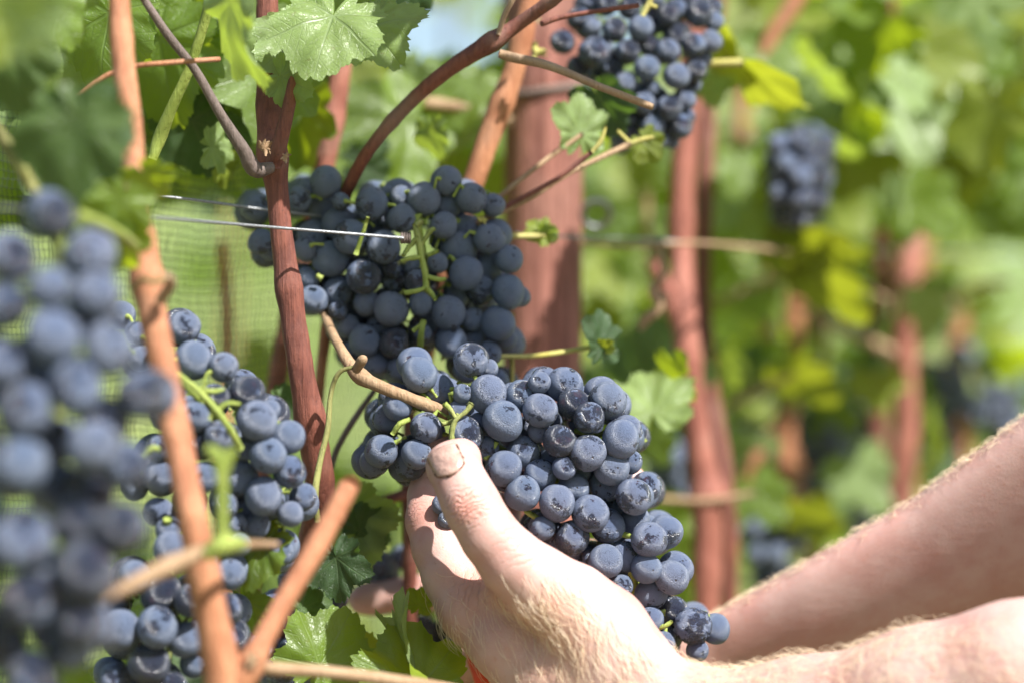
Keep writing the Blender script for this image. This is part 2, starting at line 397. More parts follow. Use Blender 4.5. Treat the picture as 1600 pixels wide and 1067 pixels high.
# ---------------------------------------------------------------- canes
def local(V, root): return [Vector(v)-root.location for v in V]
def cane(label, pix, mat='cane', sides=14, name='vine_cane', extra=(), nodes=(), nubs=(), sub=8, cat='cane', group=None):
    """a cane; pix rows (px,py,rpx,depth). extra: side shoots (part name, material, rows)."""
    root = thing(name, label, cat, P(pix[-1][0], pix[-1][1], pix[-1][3]), group)
    A = catmull(pix, sub); path = [P(a[0], a[1], a[3]) for a in A]; rads = []
    if max(q[2] for q in pix) >= 13:                   # swollen joints along the cane
        L = 0; nxt = 90+random.random()*160; nodes = list(nodes)
        for a, b in zip(A[:-1], A[1:]):
            L += math.hypot(*(b-a)[:2])
            if L > nxt: nodes.append((b[0], b[1], .10+.10*random.random())); nxt += 210+170*random.random()
    for a in A:
        r = a[2]
        for (nx, ny, amt) in nodes:
            dd = math.hypot(a[0]-nx, a[1]-ny); r *= 1+amt*math.exp(-(dd/(a[2]*1.1))**2)
        rads.append(r*K*a[3])
    V, F = tube_geo(path, rads, sides, bump=.05, seed=len(label), flute=.035)
    # crumpled husk at the nodes
    g = Geo(); g.add(local(V, root), F); g.build('stem', M[mat], root)
    for nm, mt, rows in extra:
        V, F = ptube(rows, 8, 10, bump=.04, seed=len(rows), flute=.02); g = Geo(); g.add(local(V, root), F); g.build(nm, M[mt], root)
    for (x, y, r, d, mt) in nubs:
        g = Geo(); rng = np.random.RandomState(int(x))
        for _ in range(7):
            a = rng.rand()*6.28; p = P(x, y, d); q = p+Vector((math.cos(a), -.5*rng.rand(), math.sin(a)))*r*K*d*(.7+.5*rng.rand())
            mid = (p+q)/2+Vector(rng.randn(3))*r*K*d*.15
            V, F = tube_geo([p, mid, q], [r*K*d*.35, r*K*d*.3, r*K*d*.1], 6, bump=.3, seed=int(a*99)); g.add(local(V, root), F)
        g.build('bud_scales', M[mt], root)
    return root

c_left = cane('thick orange-brown cane down the left, in front of the dark clusters',
    [(183, -90, 15, .86), (190, 60, 17, .85), (203, 190, 19, .84), (213, 300, 18, .83), (228, 415, 22, .82), (245, 520, 22, .815), (273, 660, 22, .81), (300, 800, 23, .80), (325, 930, 25, .80), (355, 1090, 31, .80), (380, 1300, 34, .80)],
    'cane', nodes=[(236, 440, .28)], extra=[('bud', 'cane_pale', [(250, 470, 9, .81), (266, 445, 9, .805), (262, 430, 7, .80)]),
    ('husk_ring', 'stem_olive', [(209, 452, 4, .805), (222, 437, 4, .795), (240, 441, 4, .79), (256, 436, 4, .80)])])
c_cut = cane('bright orange cut cane stub leaning right at bottom left of the hand',
    [(547, 757, 12, .83), (541, 768, 17, .83), (490, 862, 17, .82), (432, 960, 17, .81), (385, 1050, 20, .80), (350, 1110, 22, .80)], 'cane', nodes=[(392, 1040, .2)])
c_low = cane('thin tan cane running along the bottom edge under the leaves',
    [(380, 1030, 11, .81), (420, 1043, 11, .82), (520, 1050, 10, .84), (640, 1066, 10, .86), (760, 1085, 9, .9)], 'cane_pale', nubs=[(393, 1030, 14, .795, 'cane_pale')])
c_tan = cane('pale tan leaf stalk crossing the left cane, out of focus, with upright green stalk',
    [(158, 938, 5, .72), (200, 915, 11, .73), (262, 884, 14, .75), (330, 858, 12, .77), (385, 850, 7, .79), (432, 850, 5, .81)], 'cane_pale',
    extra=[('green_stalk', 'stem_green', [(348, 856, 9, .76), (347, 800, 9, .76), (346, 745, 10, .76), (338, 712, 12, .76), (322, 700, 8, .76)]),
           ('green_stalk', 'stem_green', [(346, 745, 9, .76), (356, 715, 10, .76), (366, 700, 6, .76)]),
           ('stalk_joint', 'stem_green', [(325, 866, 13, .76), (350, 850, 17, .76), (376, 850, 12, .77)])])
c_mid = cane('upright dark red-brown cane left of the middle grape cluster with a forked node',
    [(415, -80, 17, .97), (418, 40, 18, .97), (420, 150, 19, .97), (424, 235, 22, .965), (433, 300, 18, .965), (440, 370, 18, .965), (455, 480, 20, .965), (472, 590, 21, .965), (490, 690, 23, .97), (500, 780, 24, .98), (480, 880, 24, 1.0), (455, 1000, 25, 1.03), (440, 1300, 26, 1.05)],
    'cane_dark', nodes=[(428, 250, .22)],
    extra=[('side_shoot', 'cane_dark', [(478, 10, 8, .955), (468, 80, 9, .95), (455, 150, 10, .95), (440, 215, 12, .95), (428, 258, 14, .955)]),
           ('leaf_stalk', 'cane_purple', [(222, -5, 6, .92), (262, 55, 7, .925), (305, 110, 7, .93), (345, 180, 8, .935), (380, 235, 11, .94), (398, 265, 13, .945), (425, 262, 9, .95)])],
    nubs=[(412, 232, 15, .94, 'cane_pale'), (446, 246, 9, .945, 'cane_pale')])
c_back = cane('brick-red cane leaning behind the left end of the middle cluster',
    [(535, 60, 16, 1.10), (528, 140, 17, 1.10), (508, 250, 17, 1.10), (478, 400, 16, 1.11), (447, 520, 15, 1.12), (425, 640, 15, 1.13), (400, 800, 15, 1.14), (380, 1100, 15, 1.15)], 'cane_red')
c_back2 = cane('thin dark red cane standing below the left end of the middle cluster',
    [(515, 470, 10, 1.06), (508, 530, 9, 1.06), (500, 600, 8, 1.06), (497, 680, 7, 1.06), (495, 900, 7, 1.06), (495, 1200, 7, 1.06)], 'cane')
c_arch = cane('smooth brown cane arching up right from the middle cluster',
    [(530, 330, 10, 1.02), (548, 285, 10, 1.01), (580, 230, 10, 1.0), (636, 165, 11, 1.0), (700, 110, 12, .995), (765, 68, 14, .99), (810, 38, 11, .99), (870, -5, 10, .98), (940, -60, 9, .97)],
    'cane_dark', nodes=[(768, 66, .22)], extra=[('side_shoot', 'cane_pale', [(778, 55, 4, .985), (790, 20, 5, .985), (812, -20, 5, .985)]),
    ('side_shoot', 'cane_pale', [(780, 84, 7, .985), (800, 90, 8, .985), (860, 104, 7, .985), (935, 135, 6, .985), (1000, 160, 6, .985), (1020, 168, 5, .985)]),
    ('tendril', 'cane_dark', [(845, 38, 5, .99), (880, 27, 4, .99), (940, 17, 4, .99), (998, 9, 4, .99)])])
c_orange = cane('straight orange cane leaning in front of the post above the middle cluster',
    [(842, -60, 17, 1.07), (822, 30, 17, 1.07), (802, 115, 17, 1.07), (768, 205, 18, 1.07), (735, 300, 17, 1.07), (700, 400, 17, 1.08), (660, 560, 17, 1.09), (640, 640, 17, 1.09)], 'cane', nodes=[(812, 60, .15)], nubs=[(838, 82, 14, 1.05, 'stem_yellow'), (842, 28, 9, 1.05, 'cane_pale')])
c_hold = cane('tan bent shoot carrying the cluster in the hand, with a swollen node',
    [(490, 400, 7, 1.07), (500, 465, 7, 1.04), (512, 505, 7, 1.0), (532, 545, 8, .97), (560, 585, 11, .96), (600, 606, 10, .955), (640, 622, 10, .955), (685, 640, 11, .96), (725, 655, 10, .965), (760, 668, 8, .97)],
    'cane_pale', nodes=[(562, 588, .25)], extra=[('bud', 'cane_pale', [(556, 578, 7, .95), (566, 562, 8, .945), (568, 556, 5, .945)]),
    ('tendril', 'stem_olive', [(556, 572, 3, .95), (530, 582, 4, .95), (517, 615, 4, .95), (512, 670, 5, .945), (500, 720, 5, .94), (492, 775, 6, .93), (496, 815, 5, .93)])])
c_thin = cane('thin grey tendril slanting below the tan shoot, blurred',
    [(585, 610, 4, 1.02), (560, 645, 5, 1.02), (535, 685, 5, 1.02), (520, 720, 5, 1.02), (505, 790, 5, 1.02)], 'cane_purple', name='tendril', cat='tendril')
c_hand = cane('forked reddish cane standing behind the left side of the fingers',
    [(640, 640, 9, 1.07), (638, 720, 10, 1.07), (641, 775, 14, 1.07), (640, 850, 11, 1.07), (642, 1000, 12, 1.08), (645, 1300, 12, 1.08)], 'cane_dark',
    extra=[('side_shoot', 'cane_dark', [(545, 798, 5, 1.06), (575, 792, 6, 1.06), (610, 778, 8, 1.06), (640, 770, 10, 1.07)])])
c_twigs = cane('three thin dry twigs rising right from the middle cluster in front of the post',
    [(745, 350, 5, 1.02), (775, 335, 5, 1.02), (830, 308, 5, 1.025), (895, 268, 4, 1.03), (985, 225, 5, 1.04)], 'cane_pale', name='twig', cat='twig',
    extra=[('twig_branch', 'cane_dark', [(750, 345, 4, 1.02), (800, 318, 4, 1.02), (870, 280, 4, 1.02), (925, 238, 4, 1.02)]), ('twig_branch', 'stem_yellow', [(925, 238, 3, 1.02), (938, 222, 4, 1.02), (947, 198, 2, 1.02)]),
           ('twig_branch', 'cane_pale', [(780, 308, 4, 1.03), (815, 280, 4, 1.03), (860, 245, 4, 1.035), (910, 210, 4, 1.04)]),
           ('twig_branch', 'stem_yellow', [(985, 225, 4, 1.04), (972, 212, 3, 1.04), (965, 205, 3, 1.04)]), ('twig_branch', 'stem_yellow', [(985, 225, 4, 1.04), (1005, 218, 4, 1.04), (1022, 215, 3, 1.04)])],
    nubs=[(752, 345, 9, 1.0, 'stem_yellow')])
cane('dried curled grey tendril hanging left of the tall blurred cane', [(1030, 385, 4, 1.2), (1036, 430, 6, 1.2), (1018, 455, 7, 1.2), (1030, 480, 8, 1.2), (1008, 500, 8, 1.2), (1000, 515, 4, 1.2)], 'cane_pale', name='tendril', cat='tendril', sides=8,
    extra=[('tendril_curl', 'cane_pale', [(1018, 455, 5, 1.2), (1040, 468, 7, 1.21), (1022, 492, 6, 1.21)])])
c_h1 = cane('thin yellow-green stalk lying across the post below the middle cluster',
    [(770, 556, 4, 1.01), (830, 556, 4, 1.02), (890, 548, 4, 1.03), (938, 540, 4, 1.04)], 'stem_yellow', name='leaf_stalk', cat='stalk',
    extra=[('stalk_branch', 'stem_yellow', [(800, 490, 4, 1.03), (800, 560, 4, 1.03), (800, 610, 4, 1.03)])])
c_h2 = cane('short yellow stalk with small leaf right of the middle cluster at wire height',
    [(780, 368, 5, 1.03), (820, 369, 5, 1.04), (850, 368, 4, 1.05)], 'stem_yellow', name='leaf_stalk', cat='stalk')
c_pinkh = cane('blurred horizontal pinkish shoot behind the orange leaning cane',
    [(640, 160, 8, 1.2), (690, 164, 10, 1.2), (740, 172, 9, 1.2), (800, 190, 8, 1.2)], 'cane_pale')
c_net = cane('blurred pinkish cane standing behind the net', [(345, 380, 8, 1.3), (352, 440, 9, 1.3), (355, 520, 9, 1.3), (352, 640, 9, 1.3), (350, 900, 9, 1.3), (350, 1400, 9, 1.3)], 'cane')
c_tl = cane('blurred olive shoot at the top left corner behind the dark leaves', [(-40, 160, 10, .82), (0, 210, 10, .82), (30, 255, 11, .82), (55, 300, 10, .82), (85, 335, 6, .80)], 'stem_olive')
c_tl2 = cane('pale green leaf stalk crossing the grey one at top left', [(333, -20, 8, .94), (318, 40, 8, .945), (295, 110, 8, .95), (268, 170, 9, .955), (250, 215, 11, .96), (238, 250, 7, .96)], 'stem_green', name='leaf_stalk', cat='stalk')
c_tl3 = cane('thin red tendril crossing behind the left cane near the top', [(110, 160, 4, .9), (150, 128, 4, .9), (200, 106, 4, .9), (270, 98, 4, .9), (342, 93, 4, .92)], 'cane', name='tendril', cat='tendril')
c_tl4 = cane('greenish leaf stalk beside the left cane above the big near cluster', [(118, 335, 8, .74), (150, 347, 9, .75), (190, 368, 9, .78), (215, 388, 7, .80)], 'stem_green', name='leaf_stalk', cat='stalk')
# right side canes, more and more out of focus
c_r1 = cane('tall reddish cane right of the held cluster, blurred',
    [(1085, -60, 18, 1.33), (1080, 120, 19, 1.33), (1068, 250, 20, 1.33), (1064, 380, 19, 1.33), (1070, 500, 20, 1.32), (1082, 620, 20, 1.32), (1100, 740, 22, 1.32), (1106, 800, 24, 1.32), (1104, 940, 21, 1.32), (1100, 1200, 22, 1.32), (1100, 2000, 22, 1.32)], 'cane_red', nodes=[(1106, 775, .3)],
    extra=[('side_shoot', 'cane_red', [(1020, 410, 12, 1.32), (1045, 460, 14, 1.32), (1072, 540, 14, 1.32)]), ('side_shoot', 'cane_pale', [(1020, 778, 5, 1.31), (1100, 782, 6, 1.31), (1180, 770, 4, 1.31)])])
c_r2 = cane('darker reddish cane just right of and behind the tall blurred one',
    [(1125, -40, 13, 1.42), (1108, 120, 13, 1.42), (1102, 300, 13, 1.41), (1098, 470, 13, 1.40), (1112, 620, 13, 1.40), (1135, 760, 12, 1.38), (1140, 1000, 14, 1.38), (1140, 2000, 14, 1.38)], 'cane_dark')
c_r3 = cane('orange cane far right, strongly blurred, above the raised forearm',
    [(1425, 200, 20, 1.62), (1430, 340, 22, 1.62), (1418, 440, 20, 1.6), (1412, 560, 19, 1.6), (1415, 660, 21, 1.6), (1405, 780, 21, 1.6), (1400, 1000, 20, 1.6), (1400, 1900, 20, 1.6)], 'cane_red',
    extra=[('side_shoot', 'cane_pale', [(1400, 555, 12, 1.6), (1340, 525, 8, 1.58), (1250, 478, 6, 1.55)])])
c_r4 = cane('dark brown cane left of the far orange cane, strongly blurred', [(1380, 330, 16, 1.75), (1378, 450, 16, 1.75), (1366, 560, 17, 1.75), (1372, 680, 16, 1.75), (1372, 1000, 16, 1.75), (1372, 1900, 16, 1.75)], 'cane_dark')
c_r5 = cane('short slanting reddish cane at the top right of the upper cluster', [(1262, -40, 13, 1.42), (1235, 15, 14, 1.42), (1205, 60, 12, 1.42), (1170, 140, 10, 1.42)], 'cane')
c_r6 = cane('pinkish cane near the right edge, almost lost in blur', [(1495, 480, 17, 2.0), (1495, 560, 20, 2.0), (1498, 640, 18, 2.0), (1500, 900, 18, 2.0), (1500, 1700, 18, 2.0)], 'cane')
c_r7 = cane('brown cane between the two right groups of canes, blurred', [(1275, 450, 13, 1.8), (1278, 540, 14, 1.8), (1272, 640, 12, 1.8), (1270, 1000, 12, 1.8), (1270, 1700, 12, 1.8)], 'cane_dark')
c_r8 = cane('slanting tan shoot low right of the tall blurred cane', [(1160, 760, 10, 1.5), (1190, 700, 12, 1.5), (1225, 650, 9, 1.5)], 'cane')
c_stick = cane('short pale cut shoot right of the upper cluster', [(1096, 100, 6, 1.09), (1130, 99, 6.5, 1.09), (1160, 98, 7, 1.09)], 'stem_yellow', extra=[('stalk_fork', 'stem_yellow', [(1004, 25, 4, 1.03), (1013, 8, 5, 1.03), (1018, -6, 5, 1.03)]), ('stalk_fork', 'stem_yellow', [(1013, 8, 4, 1.03), (1027, 12, 3, 1.03)])])
c_thinr = cane('thin pink tendril running right from the post', [(905, 378, 3, 1.18), (980, 385, 3.5, 1.2), (1080, 380, 3.5, 1.24), (1180, 388, 4, 1.3), (1230, 395, 3, 1.35)], 'cane_pale', name='tendril', cat='tendril')

for k, (lab, rows) in enumerate([
    ('thin tan twig slanting up in the right background at mid height', [(1130, 640, 4, 1.45), (1180, 612, 5, 1.45), (1240, 585, 4, 1.45)]),
    ('long faint twig crossing behind the tall blurred cane', [(1120, 470, 4, 1.5), (1200, 440, 5, 1.5), (1290, 425, 5, 1.5), (1390, 470, 4, 1.5)]),
    ('faint tan twig near the right edge above the forearm', [(1450, 500, 6, 1.7), (1520, 450, 6, 1.7), (1580, 440, 5, 1.7)]),
    ('brown twig hanging between leaves at the top right', [(1390, -20, 6, 1.45), (1400, 60, 6, 1.45), (1425, 130, 5, 1.45)]),
    ('short twig crossing the small high bunch on the right', [(1200, 300, 4, 1.38), (1245, 280, 5, 1.38), (1290, 262, 4, 1.38)]),
    ('upright thin green shoot right of the held bunch', [(1010, 300, 6, 1.5), (1015, 400, 6, 1.5), (1035, 470, 5, 1.5)])]):
    cane(lab, rows, 'cane_pale' if k != 3 else 'cane_dark', name='twig', cat='twig', sides=8)

# ---------------------------------------------------------------- wires, post, net
def wire(label, rows, extra=None):
    root = thing('trellis_wire', label, 'wire', P(rows[0][0], rows[0][1], rows[0][3]), 'trellis wires of the vine row')
    V, F = ptube(rows, 12, 8); g = Geo(); g.add(local(V, root), F); g.build('wire_strand', M['wire'], root)
    if extra:
        x, y, d = extra; g = Geo()
        for q in range(4):
            pts = [P(x+q*4-4, y, d)+Vector((0, math.cos(a), math.sin(a)))*.0019 for a in np.linspace(0, 6.28, 10)]
            V, F = tube_geo(pts, [.0006]*10, 6, cap=False); g.add(local(V, root), F)
        g.build('wire_twist', M['cane_purple'], root)
    return root
wire('near steel wire running across the left cane and ending in a twist among the grapes', [(-400, 300, 2.2, .62), (-100, 318, 2.2, .70), (200, 337, 2.3, .84), (420, 355, 2.4, .935), (640, 373, 2.5, .975)], (632, 372, .975))
wire('far thin steel wire seen through the net above the near wire', [(230, 304, 2.2, .97), (320, 315, 2.2, .985), (440, 331, 2.2, 1.005), (640, 352, 2.2, 1.05), (830, 368, 2.2, 1.1), (1000, 374, 2.4, 1.2), (1180, 386, 2.6, 1.35), (1600, 400, 2.6, 2.0)])

def post():
    root = thing('vineyard_post', 'thick rust-red trellis post behind the grapes', 'post', (P(848, 0, 1.24).x, 1.24, 0))
    prof = []; z0, z1 = -.1, 1.75; n = 40
    path = [(P(848, 0, 1.24).x+.0008*math.sin(i*.7), 1.24, z0+(z1-z0)*i/n) for i in range(n+1)]
    V, F = tube_geo(path, [.0205+.0004*math.sin(i*1.3) for i in range(n+1)], 28, bump=.012, seed=4, flute=.006); g = Geo(); g.add(local(V, root), F); g.build('shaft', M['post'], root)
    # wire loop round the post
    pts = [Vector((path[0][0]+.0215*math.cos(a), 1.24+.0215*math.sin(a), P(0, 142, 1.24).z+.004*math.sin(a+1))) for a in np.linspace(0, 6.28, 26)]
    V, F = tube_geo(pts, [.0019]*26, 8, cap=False); g = Geo(); g.add(local(V, root), F); g.build('binding', M['cane_purple'], root)
    pts = [P(932+22*math.cos(a), 335+20*math.sin(a), 1.22)+Vector((0, .006*math.sin(a), 0)) for a in np.linspace(0, 6.28, 20)]
    V, F = tube_geo(pts, [.0014]*20, 8, cap=False); g = Geo(); g.add(local(V, root), F); g.build('metal_ring', M['wire'], root)
post()

def net():
    """fine bird netting from the left up to the post: real threads"""
    root = thing('bird_net', 'fine dark bird netting hung behind the vine on the left', 'net', P(-60, 533, 1.0))
    G = Geo(); rng = np.random.RandomState(5)
    w, h = .0025, .0036
    a, b = P(-160, 533, .96), P(610, 533, 1.16); ax = Vector((b.x-a.x, b.y-a.y, 0)); L = ax.length; ax.normalize(); nn = Vector((ax.y, -ax.x, 0))
    zt, zb = P(0, -120, 1.1).z, P(0, 1250, 1.1).z
    def pt(s, z):
        w1 = .006*math.sin(s*23+z*9)+.004*math.sin(z*31+s*12)
        return a+ax*(s+.0012*math.sin(z*60+s*40))+nn*w1+Vector((0, 0, z-a.z+.0015*math.sin(s*70)))
    t = .00017
    def ribbon(pts, side):
        V = []; F = []
        for p in pts: V += [p-side*t, p+nn*t*1.5, p+side*t]
        for i in range(len(pts)-1):
            for q in range(3): F.append((i*3+q, i*3+(q+1) % 3, i*3+3+(q+1) % 3, i*3+3+q))
        G.add(local(V, root), F)
    ns = int(L/w)
    for i in range(ns+1):
        s = i*w; ribbon([pt(s+.0003*rng.randn()+(.0005 if q % 2 else -.0005), zb+(zt-zb)*q/70) for q in range(71)], ax)
    for j in range(int((zt-zb)/h)+1):
        z = zb+j*h; ribbon([pt(L*q/60, z+.0003*rng.randn()) for q in range(61)], Vector((0, 0, 1)))
    G.build('netting', M['net'], root, smooth=False)
net()

# ---------------------------------------------------------------- grapes
def grape_mesh(seed, wrinkle=0.0, elong=1.0, mat='grape'):
    rng = np.random.RandomState(seed); V = []; F = []; nu, nv = 34, 20
    ph = rng.rand(4)*6
    for j in range(nv+1):
        th = math.pi*j/nv
        for i in range(nu):
            a = 2*math.pi*i/nu
            x, y, z = math.sin(th)*math.cos(a), math.sin(th)*math.sin(a), math.cos(th)
            r = 1+.03*math.sin(2*a+ph[0])*math.sin(th)**2+.02*math.sin(3*th+ph[1])+.012*math.sin(3*a+ph[2]+2*th)*math.sin(th)**2
            if wrinkle: r += wrinkle*(.05*abs(math.sin(5*a+3*math.sin(4*th+ph[2])))+.05*math.sin(9*th+4*math.sin(2*a+ph[3]))*math.sin(th)+.03*rng.randn())
            if th < .32: r *= 1-.10*(1-th/.32)**2           # dimple at the stalk
            V.append((x*r, y*r, z*r*elong))
            if j in (0, nv): break
    idx = lambda j, i: 0 if j == 0 else (len(V)-1 if j == nv else 1+(j-1)*nu+i % nu)
    for j in range(nv):
        for i in range(nu):
            f = [idx(j, i), idx(j+1, i), idx(j+1, i+1), idx(j, i+1)]
            f = list(dict.fromkeys(f)); F.append(f)
    me = mesh_from('grape', V, F); me.materials.append(M[mat]); return me
GM = [grape_mesh(i, 0, e) for i, e in enumerate((1.0, 1.06, .96, 1.10, 1.02))]
GWO = [grape_mesh(30+i, 0, e, 'grape_worn') for i, e in enumerate((1.0, 1.05, .98))]
GGL = [grape_mesh(20+i, 0, 1.03, 'grape_glossy') for i in range(2)]
GWR = grape_mesh(40, 1.0, .95, 'grape_glossy'); GRS = grape_mesh(41, 4.0, .8, 'grape_glossy')

def cluster(label, grapes, d0, axis, curve=(0, 0, 1, 1, 0), fill=0, fill_back=.012, group=None, glossy=.15, stems=(), slope=0.0, seed=1, special={}, rachis_r=.0016, maxpush=.045, sizes=(.0062, .0078), worn=.15, tight=.9):
    """grapes: (px,py,rpx) front ones first. axis: rachis rows (px,py,depth)."""
    rng = np.random.RandomState(seed)
    cx, cy, w, h, bulge = curve
    root = thing('grape_cluster', label, 'grape cluster', P(axis[0][0], axis[0][1], axis[0][2]), group)
    ax = np.array([P(*a) for a in catmull([list(a) for a in axis], 8)])
    done = []
    def base(px, py): return d0+bulge*(((px-cx)/w)**2+((py-cy)/h)**2)+slope*(px-cx)/w
    def place(px, py, rp, start, limit):
        y = start
        while True:
            r = rp*K*y; p = P(px, py, y); hit = False
            for q, rq in done:
                dd = (p-q).length
                if dd < tight*(r+rq): hit = True; break
            if not hit: return p, r
            y += .0007
            if y > start+limit: return None
    for i, (px, py, rp) in enumerate(grapes):
        res = place(px, py, rp, base(px, py), maxpush)
        if res is None: continue
        done.append((res[0], res[1], )); 
        done[-1] = (res[0], res[1])
    n0 = len(done)
    tries = 0; made = 0
    while made < fill and tries < fill*60:
        tries += 1
        g = grapes[rng.randint(len(grapes))]
        px, py = g[0]+rng.randn()*g[2]*.75, g[1]+rng.randn()*g[2]*.75
        md = min(math.hypot(px-q[0], py-q[1])-q[2]*.55 for q in grapes)
        if md > 0: continue
        y0 = base(px, py)+fill_back*(1+1.5*rng.rand()); r = rng.uniform(*sizes)
        res = place(px, py, r/(K*y0), y0, maxpush*1.3)
        if res is None: continue
        done.append((res[0], res[1])); made += 1
    S = Geo()
    V, F = tube_geo(ax, np.linspace(rachis_r*1.25, rachis_r*.8, len(ax)), 8, bump=.15, seed=seed); S.add(local(V, root), F)
    for i, (p, r) in enumerate(done):
        j = int(np.argmin(((ax-np.array(p))**2).sum(1))); a = Vector(ax[j])
        dirn = (a-p); 
        if dirn.length < 1e-4: dirn = Vector((0, 0, 1))
        dirn = (dirn.normalized()+Vector((0, 0, .55))+Vector(rng.randn(3))*.35).normalized()
        sp = special.get(i) if i < n0 else None
        if sp == 'wrinkled': me = GWR
        elif sp == 'glossy': me = GGL[0]
        elif sp == 'raisin': me = GRS
        else:
            u = rng.rand(); me = GGL[rng.randint(2)] if u < glossy else (GWO[rng.randint(3)] if u < glossy+worn else GM[rng.randint(5)])
        o = bpy.data.objects.new('grape', me); COL.objects.link(o); o.parent = root
        q = dirn.to_track_quat('Z', 'Y') @ Quaternion((0, 0, 1), rng.rand()*6.28)
        o.rotation_mode = 'QUATERNION'; o.rotation_quaternion = q; o.location = p-root.location; o.scale = (r, r, r)
        # stalk of the berry
        s0 = p+dirn*r*.86; mid = s0+dirn*r*.5
        L = (a-s0).length
        if L > .02 and p.y < a.y-.004: continue
        if L > 1e-4:
            a = s0+(a-s0)*min(1, .0055/L)
            V, F = tube_geo([s0, mid, mid.lerp(a, .6), a], [.0013, .0006, .0006, .0007], 6, bump=.2, seed=i, cap=False); S.add(local(V, root), F)
    for rows in stems:
        V, F = ptube(rows, 6, 8, bump=.22, seed=len(S.V)); S.add(local(V, root), F)
    S.build('stem', M['stem_green'], root)
    return root, done

def z(ox, oy, s, rows): return [(ox+a/s, oy+b/s, r/s) for a, b, r in rows]
# the cluster in the hand, front berries first
FOC = z(550, 520, 3.476, [(820,478,111),(648,148,98),(365,227,94),(470,313,92),(247,397,82),(400,514,87),(160,642,93),(350,658,83),(737,333,108),(622,553,96),(1022,420,92),(1285,460,86),(1207,392,92),(1155,283,103),(1388,366,105),(1458,575,104),(1280,650,102),(1128,588,93),(927,870,97),(1022,770,90),(825,733,98),(930,650,98),(1113,923,103),(1295,980,103),(1530,888,98),(1410,735,98)]) + \
      z(740, 690, 2.963, [(455,445,84),(610,552,79),(812,452,85),(745,253,87),(917,627,83),(823,702,76),(1015,850,86),(692,530,78),(620,390,84)]) + \
      z(550, 520, 3.476, [(342,170,97),(745,195,52),(925,345,92),(1018,270,60),(1490,530,86),(320,705,92),(120,700,80),(190,460,78),(345,330,55),(690,490,60),(1205,845,86),(1515,700,64),(600,330,55),(480,930,50),(520,1010,55),(860,560,60)]) + \
      z(740, 690, 2.963, [(888,415,82),(800,205,70),(745,360,72),(660,290,56),(610,200,78),(800,585,72),(548,545,48),(688,665,52),(822,822,62),(925,782,72),(1118,865,70),(880,938,58),(1035,965,55),(905,890,34),(320,400,58),(550,170,60),(420,120,55)])
i_gl = 26
stemsF = [[(706,692,5,.945),(707,672,5,.945),(713,655,4,.945),(728,643,4,.945),(737,630,5,.945)], [(713,655,3,.945),(704,640,4,.945),(694,630,5,.945)], [(713,648,3,.95),(722,655,3,.95)],
    [(640,655,4,.948),(625,662,5,.946),(613,678,4,.947)], [(690,662,3,.95),(702,660,4,.95),(712,655,3,.945)], [(776,690,4,.95),(769,702,4,.95),(758,717,4,.95)], [(716,596,4,.96),(722,607,4,.96),(714,622,3,.96)],
    [(898,672,5,.962),(930,680,4,.96),(950,672,4,.955)], [(820,797,4,.95),(838,808,5,.95),(862,824,4,.945)], [(955,832,4,.955),(975,835,5,.953),(988,838,4,.95)], [(1022,982,4,.955),(1040,977,4,.953),(1050,970,3,.953)], [(985,890,6,.965),(992,910,7,.965),(990,935,5,.965)], [(960,775,3,.96),(962,770,4,.96)]]
FOC += [(842, 672, 19), (850, 660, 15), (716, 640, 16), (760, 700, 20), (862, 720, 20), (905, 735, 20), (745, 668, 18)]
held, held_done = cluster('blue-black bunch held in the hand, pale waxy bloom, in sharp focus', FOC, .945, [(705,650,.958),(760,690,.975),(850,740,.985),(930,800,.985),(1000,890,.985),(1060,975,.975)],
    (850, 780, 260, 260, .012), fill=95, fill_back=.009, glossy=.12, stems=stemsF, seed=3, special={i_gl: 'glossy', 32: 'wrinkled', 17: 'glossy'}, maxpush=.04, worn=.6, tight=.84)

MID = z(360, 240, 3.333, [(1226,625,92),(1135,830,92),(1008,238,87),(1190,500,92),(625,435,94),(837,810,92),(695,640,92),(565,365,90),(495,300,86),(497,147,84),(735,262,90),(895,340,80),(990,785,62),(1125,145,82),(1256,235,80),(1350,445,82),(525,550,92),(795,490,88),(835,600,45),(1150,980,86),(850,985,82),(1445,720,88),(1395,885,90),(1305,710,82),(135,280,80),(1110,375,72),(1130,272,72),(1220,380,62),(1450,550,74),(1345,585,70),(430,765,80),(560,720,86)]) + \
      z(360, 240, 3.333, [(885,225,60),(815,215,48),(575,250,48),(355,240,72),(385,200,48),(800,330,50),(750,380,70),(1370,270,64),(1090,450,58),(1180,740,68),(1215,790,50),(1261,865,66),(1505,745,58),(430,430,85),(400,650,62),(160,460,68),(210,500,64),(390,500,62),(855,655,74),(710,780,70),(700,975,84),(610,900,66),(780,890,66),(970,660,66),(1080,570,56),(960,600,60),(1270,960,64),(1430,960,62),(1350,1040,64),(500,420,60),(1000,930,50),(640,1040,70),(880,1120,70),(560,820,50),(1230,1130,70),(1390,1180,60),(1330,1280,50),(760,1090,70)])
